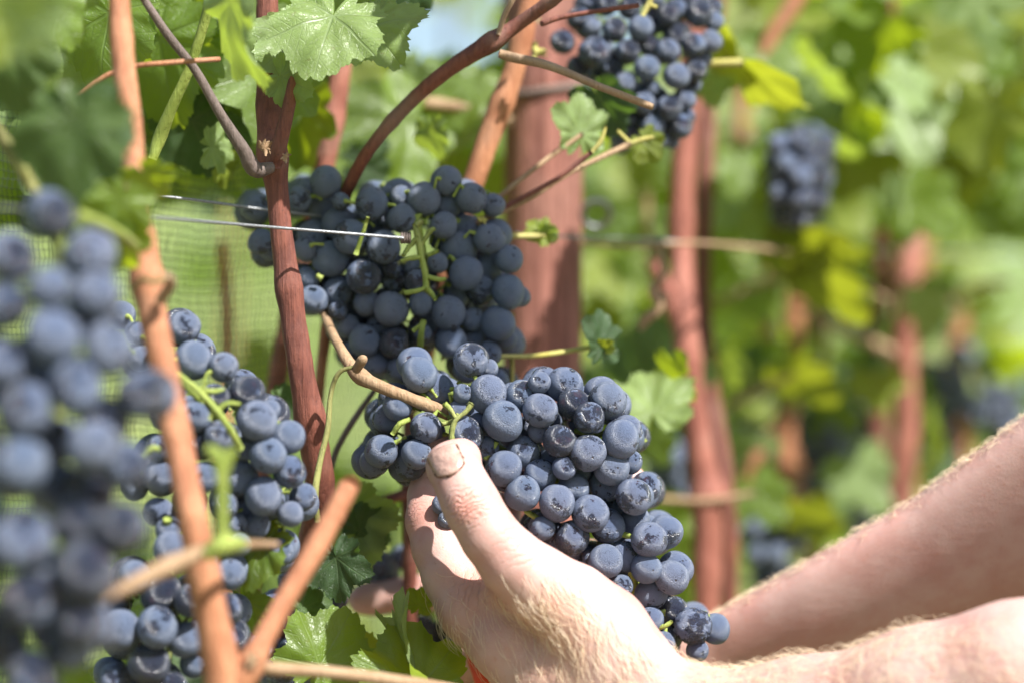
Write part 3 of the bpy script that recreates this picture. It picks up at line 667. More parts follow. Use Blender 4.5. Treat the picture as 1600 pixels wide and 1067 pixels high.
stemsM = [[(647,350,3,.985),(654,375,5,.985),(658,400,5,.985),(664,425,5,.985),(666,450,5,.985)],[(654,370,5,.985),(640,385,4,.985),(630,400,3,.98)],[(657,385,3,.985),(672,362,4,.985),(680,358,3,.985)],[(660,402,4,.985),(640,404,4,.983),(626,408,3,.982)],[(664,432,4,.985),(685,437,4,.985),(697,436,3,.985)],
    [(666,450,5,.985),(675,460,4,.985),(680,468,3,.98)],[(666,450,3,.985),(650,455,4,.983),(632,458,4,.983)],[(662,500,5,.99),(658,520,5,.99),(656,550,5,.995)],[(660,505,3,.99),(645,518,4,.99)],[(668,400,3,.99),(685,392,4,.99)],[(575,340,3,.98),(556,398,4,.985)],[(495,430,4,1.0),(503,436,5,1.0)], [(650,352,5,.985),(660,345,4,.985)]]
mid, _ = cluster('large dark bunch hanging behind the wires in the middle of the picture', MID, 1.0, [(650,345,1.0),(664,430,1.01),(666,500,1.02),(656,600,1.03)], (640, 420, 220, 200, .014), fill=110, fill_back=.009, glossy=.08, stems=stemsM, seed=5, special={18: 'raisin', 20: 'glossy'}, maxpush=.05)

UPR = z(840, 0, 4.103, [(735,810,85),(840,690,88),(890,490,85),(700,440,84),(365,340,105),(495,190,82),(160,270,80),(350,180,62),(660,180,86),(1035,85,90),(830,95,80),(835,330,80),(1000,290,80),(1010,455,76),(910,810,85),(565,530,72),(725,300,72),(580,330,78),(440,30,78),(1110,270,76),(680,660,76),(950,640,68),(260,120,75)]) + \
      z(840, 0, 4.103, [(590,50,76),(890,60,68),(760,150,72),(1130,140,66),(880,230,80),(740,570,54),(950,750,60),(600,860,52),(540,900,54),(800,900,54),(860,910,50),(480,450,72),(260,430,76),(620,760,66),(410,480,70),(1060,380,60),(990,540,60),(780,620,60),(640,600,66),(540,650,60),(820,790,60),(330,20,66),(960,-20,80),(740,-20,80),(1060,-60,80),(860,-100,80),(600,-80,80),(1130,50,60),(450,380,60)])
upr, _ = cluster('glossy dark bunch hanging at the top right of the post', UPR, 1.075, [(1015,-30,1.09),(1015,40,1.10),(1020,130,1.10),(1025,210,1.09)], (1010, 90, 130, 130, .012), fill=40, glossy=.6, seed=7, sizes=(.0052, .0062), rachis_r=.0013)

NEAR = [(133,893,48),(42,938,44),(34,843,46),(187,826,40),(118,813,41),(30,725,43),(39,642,42),(145,698,39),(118,606,40),(221,616,37),(171,546,40),(82,528,42),(141,765,40),(164,658,38),(202,729,32),(126,973,37),(85,339,32),(78,450,33),(150,462,37),(21,407,34),(139,403,31),(46,1053,38),(7,571,36),(11,478,33),
        (-40,690,42),(-35,790,42),(-45,890,44),(-30,990,42),(80,690,36),(90,760,36),(85,900,38),(80,590,34),(130,500,32),(40,560,34),(110,1010,36),(-45,530,38),(-40,610,40),(85,980,36),(0,1010,38)]
NEAR = [(a, b, c*1.06) for a, b, c in NEAR]
near, _ = cluster('large near bunch at the left edge, big soft blurred berries', NEAR, .68, [(90,330,.73),(95,500,.74),(90,700,.74),(90,1000,.74)], (80, 700, 160, 380, .012), fill=26, fill_back=.015, glossy=.6, worn=.3, seed=9, sizes=(.0066, .0078))

LM = [(402,657,31),(302,563,30),(419,711,29),(412,775,30),(450,683,27),(349,573,23),(386,613,28),(287,512,25),(375,747,29),(305,650,26),(346,681,26),(454,803,21),(452,737,26),(473,776,22),(314,693,25),(320,745,24),(250,744,25),(248,700,22),(421,641,18),(190,492,22),(213,520,18),(250,560,22),(270,610,22),(340,620,20),(255,650,22),(370,820,18),(439,861,20),(350,790,22),(300,790,22),(220,560,20),(385,700,20),(220,610,22),(210,760,22),(270,820,22),(400,820,22)]
lm, _ = cluster('bunch with visible yellow-green stem behind the left cane', LM, .885, [(262,575,.895),(300,610,.885),(335,650,.89),(365,700,.90),(400,770,.91)], (360, 680, 150, 160, .012), fill=30, glossy=.25, seed=11, rachis_r=.0014,
    stems=[[(275,582,5,.868),(300,602,5,.866),(325,625,5,.865),(347,652,6,.864),(362,675,6,.866),(375,700,6,.872)],[(312,612,4,.866),(322,598,3,.866)],[(320,610,4,.866),(335,611,4,.866),(350,608,3,.868)],[(342,640,4,.865),(355,630,4,.865),(376,631,3,.866)],[(333,640,4,.865),(328,655,3,.865)],[(195,520,3,.87),(202,540,3,.87),(212,552,3,.87)],[(225,712,5,.86),(238,700,5,.86),(250,702,4,.86)]])
LL = [(246,980,33),(187,984,34),(252,928,33),(290,999,29),(233,1037,33),(360,897,25),(355,951,25),(267,858,28),(303,1036,23),(297,937,26),(263,828,22),(180,1060,26),(267,1072,26),(366,998,22),(248,800,24),(172,942,24),(345,1040,24),(210,900,26),(320,880,22),(320,980,24),(200,1100,28),(300,1100,28),(310,850,20),(375,850,18),(240,1120,30),(340,1090,26)]
ll, _ = cluster('bunch at the bottom left with bright highlights behind the near berries', LL, .875, [(262,810,.885),(265,900,.90),(265,1000,.90),(260,1090,.90)], (265, 960, 120, 130, .01), fill=24, glossy=.5, seed=13, rachis_r=.0014)

DK = [(490,935,25),(462,965,23),(515,945,20),(455,1020,24),(440,1050,24),(478,1048,24),(455,905,22),(470,1000,22),(430,870,22),(430,940,22),(500,1070,24),(445,1090,24),(410,1010,22)]
cluster('shaded dark bunch behind the leaves at the bottom, left of the hand', DK, 1.0, [(460,880,1.02),(465,960,1.03),(460,1060,1.03)], (460, 970, 80, 120, .01), fill=10, glossy=.7, seed=15)
cluster('lone blurred grape group behind the folded leaf, left of the fingers', [(597,888,28),(630,870,20),(612,915,20)], 1.09, [(600,850,1.11),(602,890,1.11)], (600, 890, 60, 60, .005), seed=16, glossy=.5)
cluster('glossy blurred berries with white rims just below the knuckles', [(659,985,26),(689,1012,29),(668,1050,28),(640,1030,22),(700,975,20)], 1.09, [(670,950,1.11),(675,1010,1.11)], (670, 1000, 60, 60, .005), fill=5, seed=17, glossy=1)
def bgcluster(label, cx, cy, w, h, n, d, rp, seed, group=None):
    rng = np.random.RandomState(seed); L = []
    for _ in range(n):
        t = rng.rand(); wy = w*(1-.55*t)*(.4+.6*min(1, t*5)); L.append((cx+(rng.rand()-.5)*2*wy, cy-h/2+t*h, rp*(.9+.2*rng.rand())))
    L.sort(key=lambda g: abs(g[0]-cx)); return cluster(label, L, d, [(cx, cy-h*.6, d+.03), (cx, cy, d+.035), (cx, cy+h*.4, d+.03)], (cx, cy, w, h/2, .015), seed=seed, glossy=.65 if n > 60 else .3, maxpush=.08, group=group)
bgcluster('blurred dark bunch hanging high on the right among leaves', 1250, 275, 58, 135, 90, 1.31, 20, 21)
for i, (x, y, w, h, d, lab) in enumerate([(1290, 700, 55, 130, 1.9, 'far blurred bunch right of the red canes at half height'), (1215, 860, 55, 130, 1.7, 'blurred bunch just above the lit rim of the raised forearm'),
        (1180, 640, 40, 90, 1.9, 'small blurred bunch beside the tall reddish cane'), (1330, 640, 40, 90, 2.2, 'faint blurred bunch left of the far orange cane'), (1500, 600, 60, 110, 2.1, 'blurred bunch right of the far orange cane'),
        (1570, 640, 50, 110, 2.3, 'blurred bunch at the right edge above the arm'), (1345, 770, 50, 120, 1.9, 'blurred bunch under the far orange cane near the arm'), (1050, 720, 40, 110, 1.6, 'blurred bunch just right of the held cluster'),
        (1170, 760, 40, 100, 1.8, 'blurred bunch between the red canes and the arm'), (1590, 270, 20, 90, 2.2, 'dark blurred bunch at the right edge among leaves'), (1460, 700, 40, 90, 2.2, 'blurred bunch above the raised forearm, far right')]):
    bgcluster(lab, x, y, w, h, 38, d-.2 if d < 2.2 else d-.3, 15*1.6/d+2, 30+i)

# ---------------------------------------------------------------- foreground leaves (parts of the canes that carry them)
leaf(c_mid, 520, 25, .938, 125, 195, -38, 5, 'leaf_pale', 0)
leaf(c_mid, 575, 40, .972, 110, 140, -35, -10, 'leaf_pale', 1)
leaf(c_mid, 470, 60, .965, 90, 230, -30, 10, 'leaf_pale', 2)
leaf(c_mid, 540, -40, 1.0, 100, 160, -10, 0, 'leaf', 1)
leaf(c_mid, 440, 120, .95, 62, 120, -25, 20, 'leaf_pale', 2)
leaf(c_mid, 360, 0, .88, 150, 168, -15, 66, 'leaf_pale', 3)
leaf(c_arch, 590, -40, 1.03, 110, 130, 55, 20, 'leaf_dark', 1)
leaf(c_arch, 650, -25, 1.03, 80, 110, 60, 10, 'leaf_dark', 2)
leaf(c_arch, 500, -40, 1.03, 150, 150, 20, 0, 'leaf', 3)
leaf(c_twigs, 905, 210, 1.04, 75, 5, 0, 35, 'leaf_pale', 1)
leaf(c_twigs, 935, 150, 1.065, 75, 150, 10, 30, 'leaf_dark', 2)
leaf(c_twigs, 1005, 220, 1.05, 42, 140, -10, 10, 'leaf_yellow', 0)
leaf(c_h1, 938, 540, 1.03, 68, 5, 10, 50, 'leaf_dark', 1)
leaf(c_h1, 938, 540, 1.03, 26, 110, 10, 40, 'leaf_yellow', 2)
leaf(c_h2, 850, 368, 1.05, 40, 315, 10, 30, 'leaf_yellow', 1)
leaf(c_h2, 845, 362, 1.05, 32, 120, 10, 40, 'leaf_pale', 2)
leaf(c_r1, 1020, 645, 1.09, 104, 352, 38, 0, 'leaf_pale', 1)
leaf(c_r1, 1065, 590, 1.14, 70, 250, 50, 0, 'leaf', 2)
leaf(c_stick, 1160, 95, 1.15, 100, 335, 10, 80, 'leaf_yellow', 0)
leaf(c_stick, 1160, 100, 1.15, 145, 130, 10, 80, 'leaf_yellow', 1)
leaf(c_stick, 1115, 110, 1.18, 60, 180, 0, 20, 'leaf_pale', 3)
leaf(c_low, 500, 1040, .955, 112, 30, 22, 5, 'leaf', 0)
leaf(c_low, 560, 1070, .965, 110, 345, 30, 0, 'leaf', 3)
leaf(c_low, 652, 1078, .94, 128, 342, 25, 28, 'leaf', 2)
leaf(c_low, 652, 1070, .95, 172, 344, -12, -78, 'leaf_pale', 1)
leaf(c_low, 655, 945, .985, 36, 20, 10, 20, 'leaf', 1)
leaf(c_low, 470, 950, .975, 60, 70, 30, 0, 'leaf_dark', 2)
leaf(c_cut, 545, 800, 1.0, 95, 150, 0, -10, 'leaf_pale', 2)
leaf(c_cut, 525, 870, .97, 80, 175, -10, 20, 'leaf_dark', 1)
leaf(c_cut, 560, 830, 1.0, 62, 60, 10, 20, 'leaf_dark', 3)
leaf(c_tan, 410, 850, .905, 78, 200, -20, 35, 'leaf', 0)
leaf(c_tan, 420, 800, .92, 60, 250, 20, 10, 'leaf_yellow', 2)
leaf(c_tan, 385, 940, .93, 70, 150, 0, 30, 'leaf', 1)
leaf(c_left, 70, 1075, .90, 85, 30, 5, 10, 'leaf', 2)
leaf(c_tl, 60, -10, .86, 115, 140, 10, -35, 'leaf', 1)
leaf(c_tl, 120, 190, .745, 140, 195, 0, 15, 'leaf_dark', 0)
leaf(c_tl, 120, 195, .755, 100, 95, 20, 10, 'leaf_dark', 2)
leaf(c_tl, 10, 70, .80, 120, 165, 10, 10, 'leaf_dark', 3)
leaf(c_tl, 30, 30, .62, 100, 80, -20, 20, 'leaf_pale', 1)
leaf(c_tl, -20, 0, .70, 120, 120, 0, 0, 'leaf_yellow', 2)
leaf(c_tl4, 190, 310, .79, 80, 200, 10, -20, 'leaf', 0)
leaf(c_tl4, 165, 360, .80, 90, 150, 20, 30, 'leaf', 1)
leaf(c_tl4, 225, 270, .81, 60, 140, 30, 20, 'leaf', 2)
leaf(c_left, 250, 60, 1.0, 150, 175, 10, 15, 'leaf', 3)
leaf(c_left, 170, 20, .95, 130, 190, 0, 20, 'leaf', 0)
leaf(c_left, 110, 60, .96, 120, 160, 20, -20, 'leaf_pale', 0)
leaf(c_left, 330, 60, 1.02, 150, 200, 10, -20, 'leaf', 2)
leaf(c_left, 300, 190, 1.03, 110, 160, 15, 10, 'leaf_dark', 1)
leaf(c_left, 330, 230, 1.0, 55, 90, 50, 0, 'leaf_pale', 2)
leaf(c_mid, 350, 260, 1.02, 50, 110, 60, 10, 'leaf_yellow', 1)
leaf(c_mid, 455, 660, 1.02, 70, 345, 10, 20, 'leaf_dark', 3)
leaf(c_back, 560, 150, 1.3, 170, 200, 10, 0, 'leaf_yellow', 0, hi=False)
leaf(c_back, 640, 190, 1.17, 130, 235, -25, 5, 'leaf', 2)
leaf(c_back, 560, 110, 1.19, 110, 190, -20, 10, 'leaf_yellow', 1)
leaf(c_orange, 745, 130, 1.2, 80, 200, -20, 10, 'leaf', 3)
leaf(c_back, 480, 60, 1.25, 150, 180, -10, 10, 'leaf', 1, hi=False)
leaf(c_orange, 672, 200, 1.08, 55, 170, 10, 45, 'leaf_pale', 0)
leaf(c_orange, 655, 105, 1.22, 60, 190, 10, 20, 'leaf_pale', 3)
leaf(c_orange, 790, 120, 1.3, 90, 150, 0, 30, 'leaf', 1, hi=False)
leaf(c_back, 560, 260, 1.15, 70, 100, 30, 10, 'leaf_dark', 1)
# blurred right hand foliage with recognisable shapes
for (x, y, d, r, a, ti, tu, kd) in [(1270, 90, 1.5, 150, 120, -30, 10, 'leaf_pale'), (1390, 150, 1.5, 150, 150, -25, -20, 'leaf_pale'), (1300, 150, 1.55, 120, 90, -30, 10, 'leaf_yellow'), (1500, 160, 1.6, 70, 160, 0, 10, 'leaf_yellow'), (1440, 220, 1.55, 110, 170, -20, 0, 'leaf_pale'), (1330, 250, 1.5, 110, 120, 30, 40, 'leaf_yellow'),
        (1500, 60, 1.7, 150, 200, 10, 0, 'leaf'), (1560, 190, 1.6, 160, 170, -20, 10, 'leaf'), (1575, 260, 1.7, 130, 190, -25, 10, 'leaf_pale'), (1360, 100, 1.6, 130, 60, 0, 20, 'leaf')]:
    leaf(c_r5, x, y, d, r, a, ti, tu, kd, int(x) % 4, hi=False)
for (x, y, d, r, a, ti, tu, kd) in [(1190, 330, 1.4, 80, 120, 0, 40, 'leaf_pale'), (1230, 385, 1.4, 110, 110, 0, 60, 'leaf_yellow'), (1265, 410, 1.4, 110, 85, 0, 65, 'leaf_yellow'), (1280, 430, 1.4, 110, 140, 0, 60, 'leaf_yellow'), (1240, 580, 1.45, 90, 130, 0, 50, 'leaf_yellow'), (1130, 560, 1.4, 60, 160, 0, 50, 'leaf_pale')]:
    leaf(c_r2, x, y, d, r, a, ti, tu, kd, int(x) % 4, hi=False)
for (x, y, d, r, a, ti, tu, kd) in [(1180, 760, 1.45, 75, 150, -20, 10, 'leaf'), (1160, 720, 1.5, 70, 60, -20, 10, 'leaf_pale'), (1250, 810, 1.5, 80, 100, -10, 40, 'leaf_yellow'), (1340, 730, 1.6, 90, 150, -20, 0, 'leaf_pale'), (1290, 650, 1.7, 70, 100, 0, 10, 'leaf'), (1020, 680, 1.35, 55, 160, 0, 20, 'leaf')]:
    leaf(c_r8, x, y, d, r, a, ti, tu, kd, int(x) % 4, hi=False)

# ---------------------------------------------------------------- the vines further down the row and beyond
def bush(label, n, box, seed, mix, size=(.035, .065), kind=None, name='grapevine', canes=4, group='grapevines of the row behind'):
    """box: ranges px, py, depth"""
    rng = np.random.RandomState(seed); (x0, x1), (y0, y1), (d0, d1) = box
    root = thing(name, label, 'grapevine', (P((x0+x1)/2, 0, (d0+d1)/2).x, (d0+d1)/2, 0), group)
    for i in range(n):
        d = d0+(d1-d0)*rng.rand(); t = rng.rand(); px = x0+(x1-x0)*rng.rand(); py = y0+(y1-y0)*t
        kd = mix[rng.randint(len(mix))]; s = size[0]+(size[1]-size[0])*rng.rand(); rp = s/(K*d)*.75
        if math.hypot((px-668)/1.25, py-45) < 26+rp or math.hypot(px-1155, py-178) < 12+rp*.8: continue
        leaf(root, px, py, d, s/(K*d), 180+rng.randn()*55, rng.randn()*35-25, rng.randn()*35, kd, rng.randint(4), hi=False)
    for i in range(canes):
        px = x0+(x1-x0)*(i+.2+.6*rng.rand())/canes; d = d0+(d1-d0)*rng.rand(); b = P(px, 533, d)
        pts = [(b.x+.03*rng.randn()*q/5, d+.02*rng.randn(), max(-.05, ground_z(b.x, d)-.05)+q*.33) for q in range(7)]
        A = catmull(pts, 4); V, F = tube_geo(A, [.0065]*len(A), 8, bump=.08, seed=i); g = Geo(); g.add(local(V, root), F); g.build('cane', M['cane_dark' if i % 2 else 'cane'], root)
    return root
bright = ['leaf', 'leaf', 'leaf_pale', 'leaf_yellow']; mixed = ['leaf', 'leaf', 'leaf_dark', 'leaf_pale', 'leaf_yellow']
bush('leafy vine top right behind the upper cluster, sunlit and blurred', 95, ((1000, 1800), (-200, 330), (1.6, 2.3)), 50, bright, canes=1)
bush('sunlit pale leaves of the vine just behind the upper right bunch', 95, ((1130, 1750), (-120, 330), (1.35, 1.75)), 58, ['leaf_pale', 'leaf', 'leaf_pale', 'leaf_yellow'], (.022, .046), canes=0)
bush('small leaves and shoots seen between the post and the tall blurred cane', 60, ((890, 1260), (230, 640), (1.5, 2.2)), 70, ['leaf', 'leaf_dark', 'leaf', 'leaf_pale', 'leaf_yellow'], (.016, .034), canes=0)
bush('vine in the right background, thin foliage between blurred canes', 110, ((920, 1800), (260, 760), (1.55, 2.2)), 51, mixed, (.02, .036), canes=1)
bush('vine low on the right behind the raised forearm', 90, ((900, 1800), (600, 1150), (1.7, 2.4)), 52, bright, (.02, .042), canes=1)
bush('dense vine far behind the right side, dark and blurred', 150, ((850, 1950), (-250, 1150), (2.5, 3.4)), 53, mixed, (.05, .08), canes=1)
bush('vine foliage behind the post and the middle cluster top', 95, ((380, 900), (-120, 270), (1.25, 1.7)), 54, ['leaf', 'leaf', 'leaf_yellow', 'leaf_pale'], canes=0)
bush('pale overlapping leaves hanging between the left canes at the top', 34, ((-60, 470), (-60, 215), (1.0, 1.13)), 59, ['leaf_pale', 'leaf', 'leaf', 'leaf_dark'], (.028, .045), canes=0)
bush('vine foliage behind the net at the top left', 70, ((-150, 480), (-120, 270), (1.25, 1.8)), 55, ['leaf', 'leaf_dark', 'leaf', 'leaf_pale'], canes=0)
bush('low vine foliage beyond the net under the middle cluster', 45, ((380, 1000), (560, 1200), (1.35, 2.2)), 56, ['leaf', 'leaf_yellow', 'leaf_dark'], canes=0)
bush('vine foliage low on the left behind the near bunches', 40, ((-150, 480), (780, 1250), (1.3, 2.0)), 57, mixed, canes=0)
# unseen canopy where the shoots go on upwards, added to shade the middle bunch
def canopy(label, n, X, Y, Z, seed):
    rng = np.random.RandomState(seed); root = thing('grapevine', label, 'grapevine', (sum(X)/2, sum(Y)/2, Z[0]), 'unseen canopy above the picture')
    for i in range(n):
        x, y, zz = [a+(b-a)*rng.rand() for a, b in (X, Y, Z)]
        leaf(root, 800+x/(K*y), 533.5-(zz-CZ)/(K*y), y, .05/(K*y), rng.rand()*360, 60+rng.randn()*15, rng.randn()*15, 'leaf', rng.randint(4), hi=False)
canopy('unseen vine canopy added above the picture to shade the middle bunch', 8, (.035, .135), (.80, .88), (1.31, 1.38), 80)
#canopy('vine canopy just above the picture over the big near bunch', 3, (-.16, -.02), (.54, .62), (1.29, 1.36), 81)
# next row across the alley
for i in range(5):
    x = -2.6+i*1.15; y = 5.2
    root = bush('vine of the next row across the grass, %s' % ['leftmost of that row', 'second from the left in that row', 'third from the left in that row', 'fourth from the left in that row', 'rightmost of that row'][i], 90,
        ((800+(x-.55)/(K*y), 800+(x+.6)/(K*y)), (-230, 420), (y-.3, y+.4)), 60+i, bright, (.06, .10), canes=2)

# ---------------------------------------------------------------- the person: hands and arms from a smooth distance field
def caps_eval(groups, Q):
    """groups: list of (k_in, k_join, [ (a,b,ra,rb) ]) -> smooth union distance at points Q"""
    tot = None
    for kin, kj, caps in groups:
        dg = None
        for a, b, ra, rb in caps:
            a = np.asarray(a, np.float32); b = np.asarray(b, np.float32); ab = b-a
            t = np.clip(((Q-a) @ ab)/max(float(ab @ ab), 1e-12), 0, 1)
            d = np.sqrt((((Q-a)-t[:, None]*ab)**2).sum(1))-(ra+(rb-ra)*t)
            if dg is None: dg = d
            else:
                h = np.clip(.5+.5*(dg-d)/kin, 0, 1); dg = dg+(d-dg)*h-kin*h*(1-h)
        if tot is None: tot = dg
        else:
            h = np.clip(.5+.5*(tot-dg)/kj, 0, 1); tot = tot+(dg-tot)*h-kj*h*(1-h)
    return tot
def oval_eval(rows, m, Q):
    """a limb of oval section: rows (px,py,depth,a px,b px); m = direction of the wide axis"""
    C = np.array([tuple(P(q[0], q[1], q[2])) for q in rows], np.float32); A = np.array([q[3]*K*q[2] for q in rows]); Bm = np.array([q[4]*K*q[2] for q in rows])
    best = None
    t = np.clip(Q[:, 0], C[0, 0], C[-1, 0])
    c = np.stack([np.interp(t, C[:, 0], C[:, q]) for q in range(3)], 1); a = np.interp(t, C[:, 0], A); b = np.interp(t, C[:, 0], Bm)
    m = np.array(m); m = m/np.linalg.norm(m); w = Q-c; u = w @ m; n = np.cross([1, 0, 0], m); v = w @ n; x = w[:, 0]
    b = b*(.74+.26*np.clip((1-u/a)/1.3, 0, 1))
    k0 = np.sqrt((u/a)**2+(v/b)**2+(x/b)**2)+1e-9; k1 = np.sqrt((u/a**2)**2+(v/b**2)**2+(x/b**2)**2)+1e-9
    return (k0*(k0-1)/k1*.9).astype(np.float32)
def far_eval(Q):
    d1 = oval_eval(f_arm, (0, -.75, .66), Q); d2 = caps_eval(G_far, Q); k = .016
    h = np.clip(.5+.5*(d1-d2)/k, 0, 1); return d1+(d2-d1)*h-k*h*(1-h)
def surface_nets(fn, xs, ys, zs, B=6):
    nx, ny, nz = len(xs), len(ys), len(zs)
    D = np.full((nx, ny, nz), 1.0, np.float32)
    cx = np.arange(0, nx, B); cy = np.arange(0, ny, B); cz = np.arange(0, nz, B)
    for i in cx:
        i1 = min(i+B, nx)
        J, Kk = np.meshgrid(cy, cz, indexing='ij'); J = J.ravel(); Kk = Kk.ravel()
        xm = (xs[i]+xs[i1-1])/2
        j1 = np.minimum(J+B, ny)-1; k1 = np.minimum(Kk+B, nz)-1
        C = np.stack([np.full(len(J), xm), (ys[J]+ys[j1])/2, (zs[Kk]+zs[k1])/2], 1).astype(np.float32)
        rad = .5*np.sqrt((xs[i1-1]-xs[i])**2+(ys[j1]-ys[J])**2+(zs[k1]-zs[Kk])**2)*1.15+.0015
        v = fn(C)
        for jj, kk, vv, rr, a, b in zip(J, Kk, v, rad, j1, k1):
            if abs(vv) > rr: D[i:i1, jj:a+1, kk:b+1] = 1.0 if vv > 0 else -1.0
            else: D[i:i1, jj:a+1, kk:b+1] = np.nan
    idx = np.argwhere(np.isnan(D))
    for s in range(0, len(idx), 400000):
        q = idx[s:s+400000]; X = np.stack([xs[q[:, 0]], ys[q[:, 1]], zs[q[:, 2]]], 1).astype(np.float32)
        D[q[:, 0], q[:, 1], q[:, 2]] = fn(X)
    S = D < 0
    c = [S[a:nx-1+a, b:ny-1+b, e:nz-1+e] for a in (0, 1) for b in (0, 1) for e in (0, 1)]
    cnt = sum(x.astype(np.int8) for x in c); act = (cnt > 0) & (cnt < 8)
    cells = np.argwhere(act); vid = np.full(act.shape, -1, np.int32); vid[act] = np.arange(len(cells))
    acc = np.zeros((len(cells), 3)); num = np.zeros(len(cells)); G = (xs, ys, zs)
    for ax in range(3):
        for u in (0, 1):
            for w in (0, 1):
                o0 = [0, 0, 0]; others = [q for q in range(3) if q != ax]; o0[others[0]] = u; o0[others[1]] = w
                o1 = list(o0); o1[ax] = 1
                a = cells+o0; b = cells+o1
                da = D[tuple(a.T)]; db = D[tuple(b.T)]; cr = (da < 0) != (db < 0)
                t = np.clip(da/(da-db+1e-12), 0, 1)[:, None]
                pa = np.stack([G[q][a[:, q]] for q in range(3)], 1); pb = np.stack([G[q][b[:, q]] for q in range(3)], 1)
                acc[cr] += (pa+(pb-pa)*t)[cr]; num[cr] += 1
    V = acc/num[:, None]; F = []
    for ax in range(3):
        o = [q for q in range(3) if q != ax]
        sl0 = [slice(None)]*3; sl1 = [slice(None)]*3; sl0[ax] = slice(0, -1); sl1[ax] = slice(1, None)
        a = S[tuple(sl0)]; b = S[tuple(sl1)]; e = np.argwhere(a != b)
        ok = (e[:, o[0]] > 0) & (e[:, o[1]] > 0) & (e[:, o[0]] < S.shape[o[0]]-1) & (e[:, o[1]] < S.shape[o[1]]-1); e = e[ok]
        flip = a[tuple(e.T)]
        def vv(du, dv):
            q = e.copy(); q[:, o[0]] -= du; q[:, o[1]] -= dv; return vid[tuple(q.T)]
        f = np.stack([vv(1, 1), vv(0, 1), vv(0, 0), vv(1, 0)], 1)
        if ax == 1: flip = ~flip
        f[~flip] = f[~flip][:, ::-1]; F.append(f)
    return V, np.vstack(F)
def np_mesh(name, V, F):
    me = bpy.data.meshes.new(name); me.vertices.add(len(V)); me.vertices.foreach_set('co', V.astype(np.float32).ravel())
    me.loops.add(F.size); me.loops.foreach_set('vertex_index', F.astype(np.int32).ravel())
    me.polygons.add(len(F)); me.polygons.foreach_set('loop_start', np.arange(0, F.size, 4, dtype=np.int32))
    me.update(calc_edges=True); me.validate(); me.polygons.foreach_set('use_smooth', [True]*len(me.polygons)); me.update(); return me
def relax(V, F, it=2):
    E = np.vstack([F[:, [0, 1]], F[:, [1, 2]], F[:, [2, 3]], F[:, [3, 0]]])
    for _ in range(it):
        A = np.zeros_like(V); n = np.zeros(len(V))
        np.add.at(A, E[:, 0], V[E[:, 1]]); np.add.at(A, E[:, 1], V[E[:, 0]]); np.add.at(n, E[:, 0], 1); np.add.at(n, E[:, 1], 1)
        V = V*.4+.6*A/np.maximum(n, 1)[:, None]
    return V
def chain(rows):
    """rows (px,py,rpx,depth) -> capsules"""
    out = []
    for p, q in zip(rows[:-1], rows[1:]):
        out.append((tuple(P(p[0], p[1], p[3])), tuple(P(q[0], q[1], q[3])), p[2]*K*p[3], q[2]*K*q[3]))
    return out
# near hand
thumb = [(707,724,35,.922),(716,745,38,.918),(730,775,41,.914),(743,800,42,.912),(766,838,44,.911),(800,878,50,.912),(838,910,55,.914),(895,955,56,.915),(945,992,56,.912)]
thenar = [(838,912,48,.918),(900,935,48,.920),(950,972,51,.918),(980,1018,52,.912)]
index = [(682,700,28,.972),(678,735,30,.972),(672,775,34,.968),(676,812,41,.962),(688,855,43,.956),(708,900,47,.950),(742,950,58,.944)]
middle = [(700,735,28,.990),(702,790,33,.990),(712,850,38,.985),(740,910,45,.974),(772,960,56,.962)]
ring = [(735,745,28,1.008),(735,800,32,1.008),(745,860,37,1.002),(775,925,45,.990),(810,975,54,.978)]
pinky = [(790,790,25,1.02),(785,830,28,1.02),(790,880,32,1.015),(815,945,42,1.003),(850,990,50,.990)]
palm = [(742,950,55,.944),(800,1003,62,.936),(870,1066,72,.928),(960,1122,74,.920)]
palm2 = [(772,960,56,.962),(860,1020,70,.950),(960,1070,76,.932)]
palm3 = [(850,990,50,.990),(920,1030,62,.965),(1000,1080,70,.935)]
tpad = [(699,728,33,.924),(723,714,29,.925)]
web = [(800,905,34,.925),(775,940,34,.938),(760,955,40,.945)]
fore = [(950,1055,78,.918),(1040,1104,62,.912),(1120,1128,70,.905),(1250,1124,88,.895),(1450,1098,112,.875),(1600,1074,128,.862),(1900,1060,150,.85),(2250,1060,165,.84)]
G_near = [(.006, .004, chain(palm)+chain(palm2)+chain(palm3)+chain(thenar)), (.004, .007, chain(thumb)+chain(tpad)), (.003, .004, chain(index)), (.003, .004, chain(middle)), (.003, .004, chain(ring)), (.003, .004, chain(pinky)), (.004, .006, chain(web)), (.012, .016, chain(fore))]
# far hand and arm
f_arm = [(1085,1035,1.062,80,54),(1130,1015,1.058,94,60),(1250,962,1.05,124,69),(1400,908,1.05,184,84),(1600,812,1.045,280,110),(1850,700,1.045,270,125),(2200,560,1.06,180,135)]
f_palm = [(1075,1040,52,1.067),(980,990,60,1.062),(900,950,58,1.060)]
f_palm2 = [(1060,1045,48,1.072),(985,930,54,1.062),(920,890,48,1.060)]
f_thumb = [(1000,960,40,1.042),(965,860,34,1.030),(972,795,30,1.015),(985,750,26,1.005)]
f_index = [(915,900,40,1.052),(830,905,34,1.062),(740,915,31,1.072),(650,928,29,1.082),(585,934,26,1.087),(566,936,24,1.087)]
f_mid = [(900,950,40,1.052),(820,985,34,1.062),(760,1020,32,1.072),(715,1045,32,1.077),(690,1062,31,1.077)]
f_ring = [(930,985,40,1.052),(850,1040,34,1.062),(790,1090,32,1.067),(740,1120,30,1.072)]
f_pink = [(960,1010,38,1.057),(890,1070,32,1.062),(830,1130,28,1.067)]
f_low = [(1085,1050,48,1.07),(1200,1050,62,1.085),(1400,1000,84,1.10),(1600,940,108,1.12),(1850,840,122,1.12),(2200,640,130,1.09)]
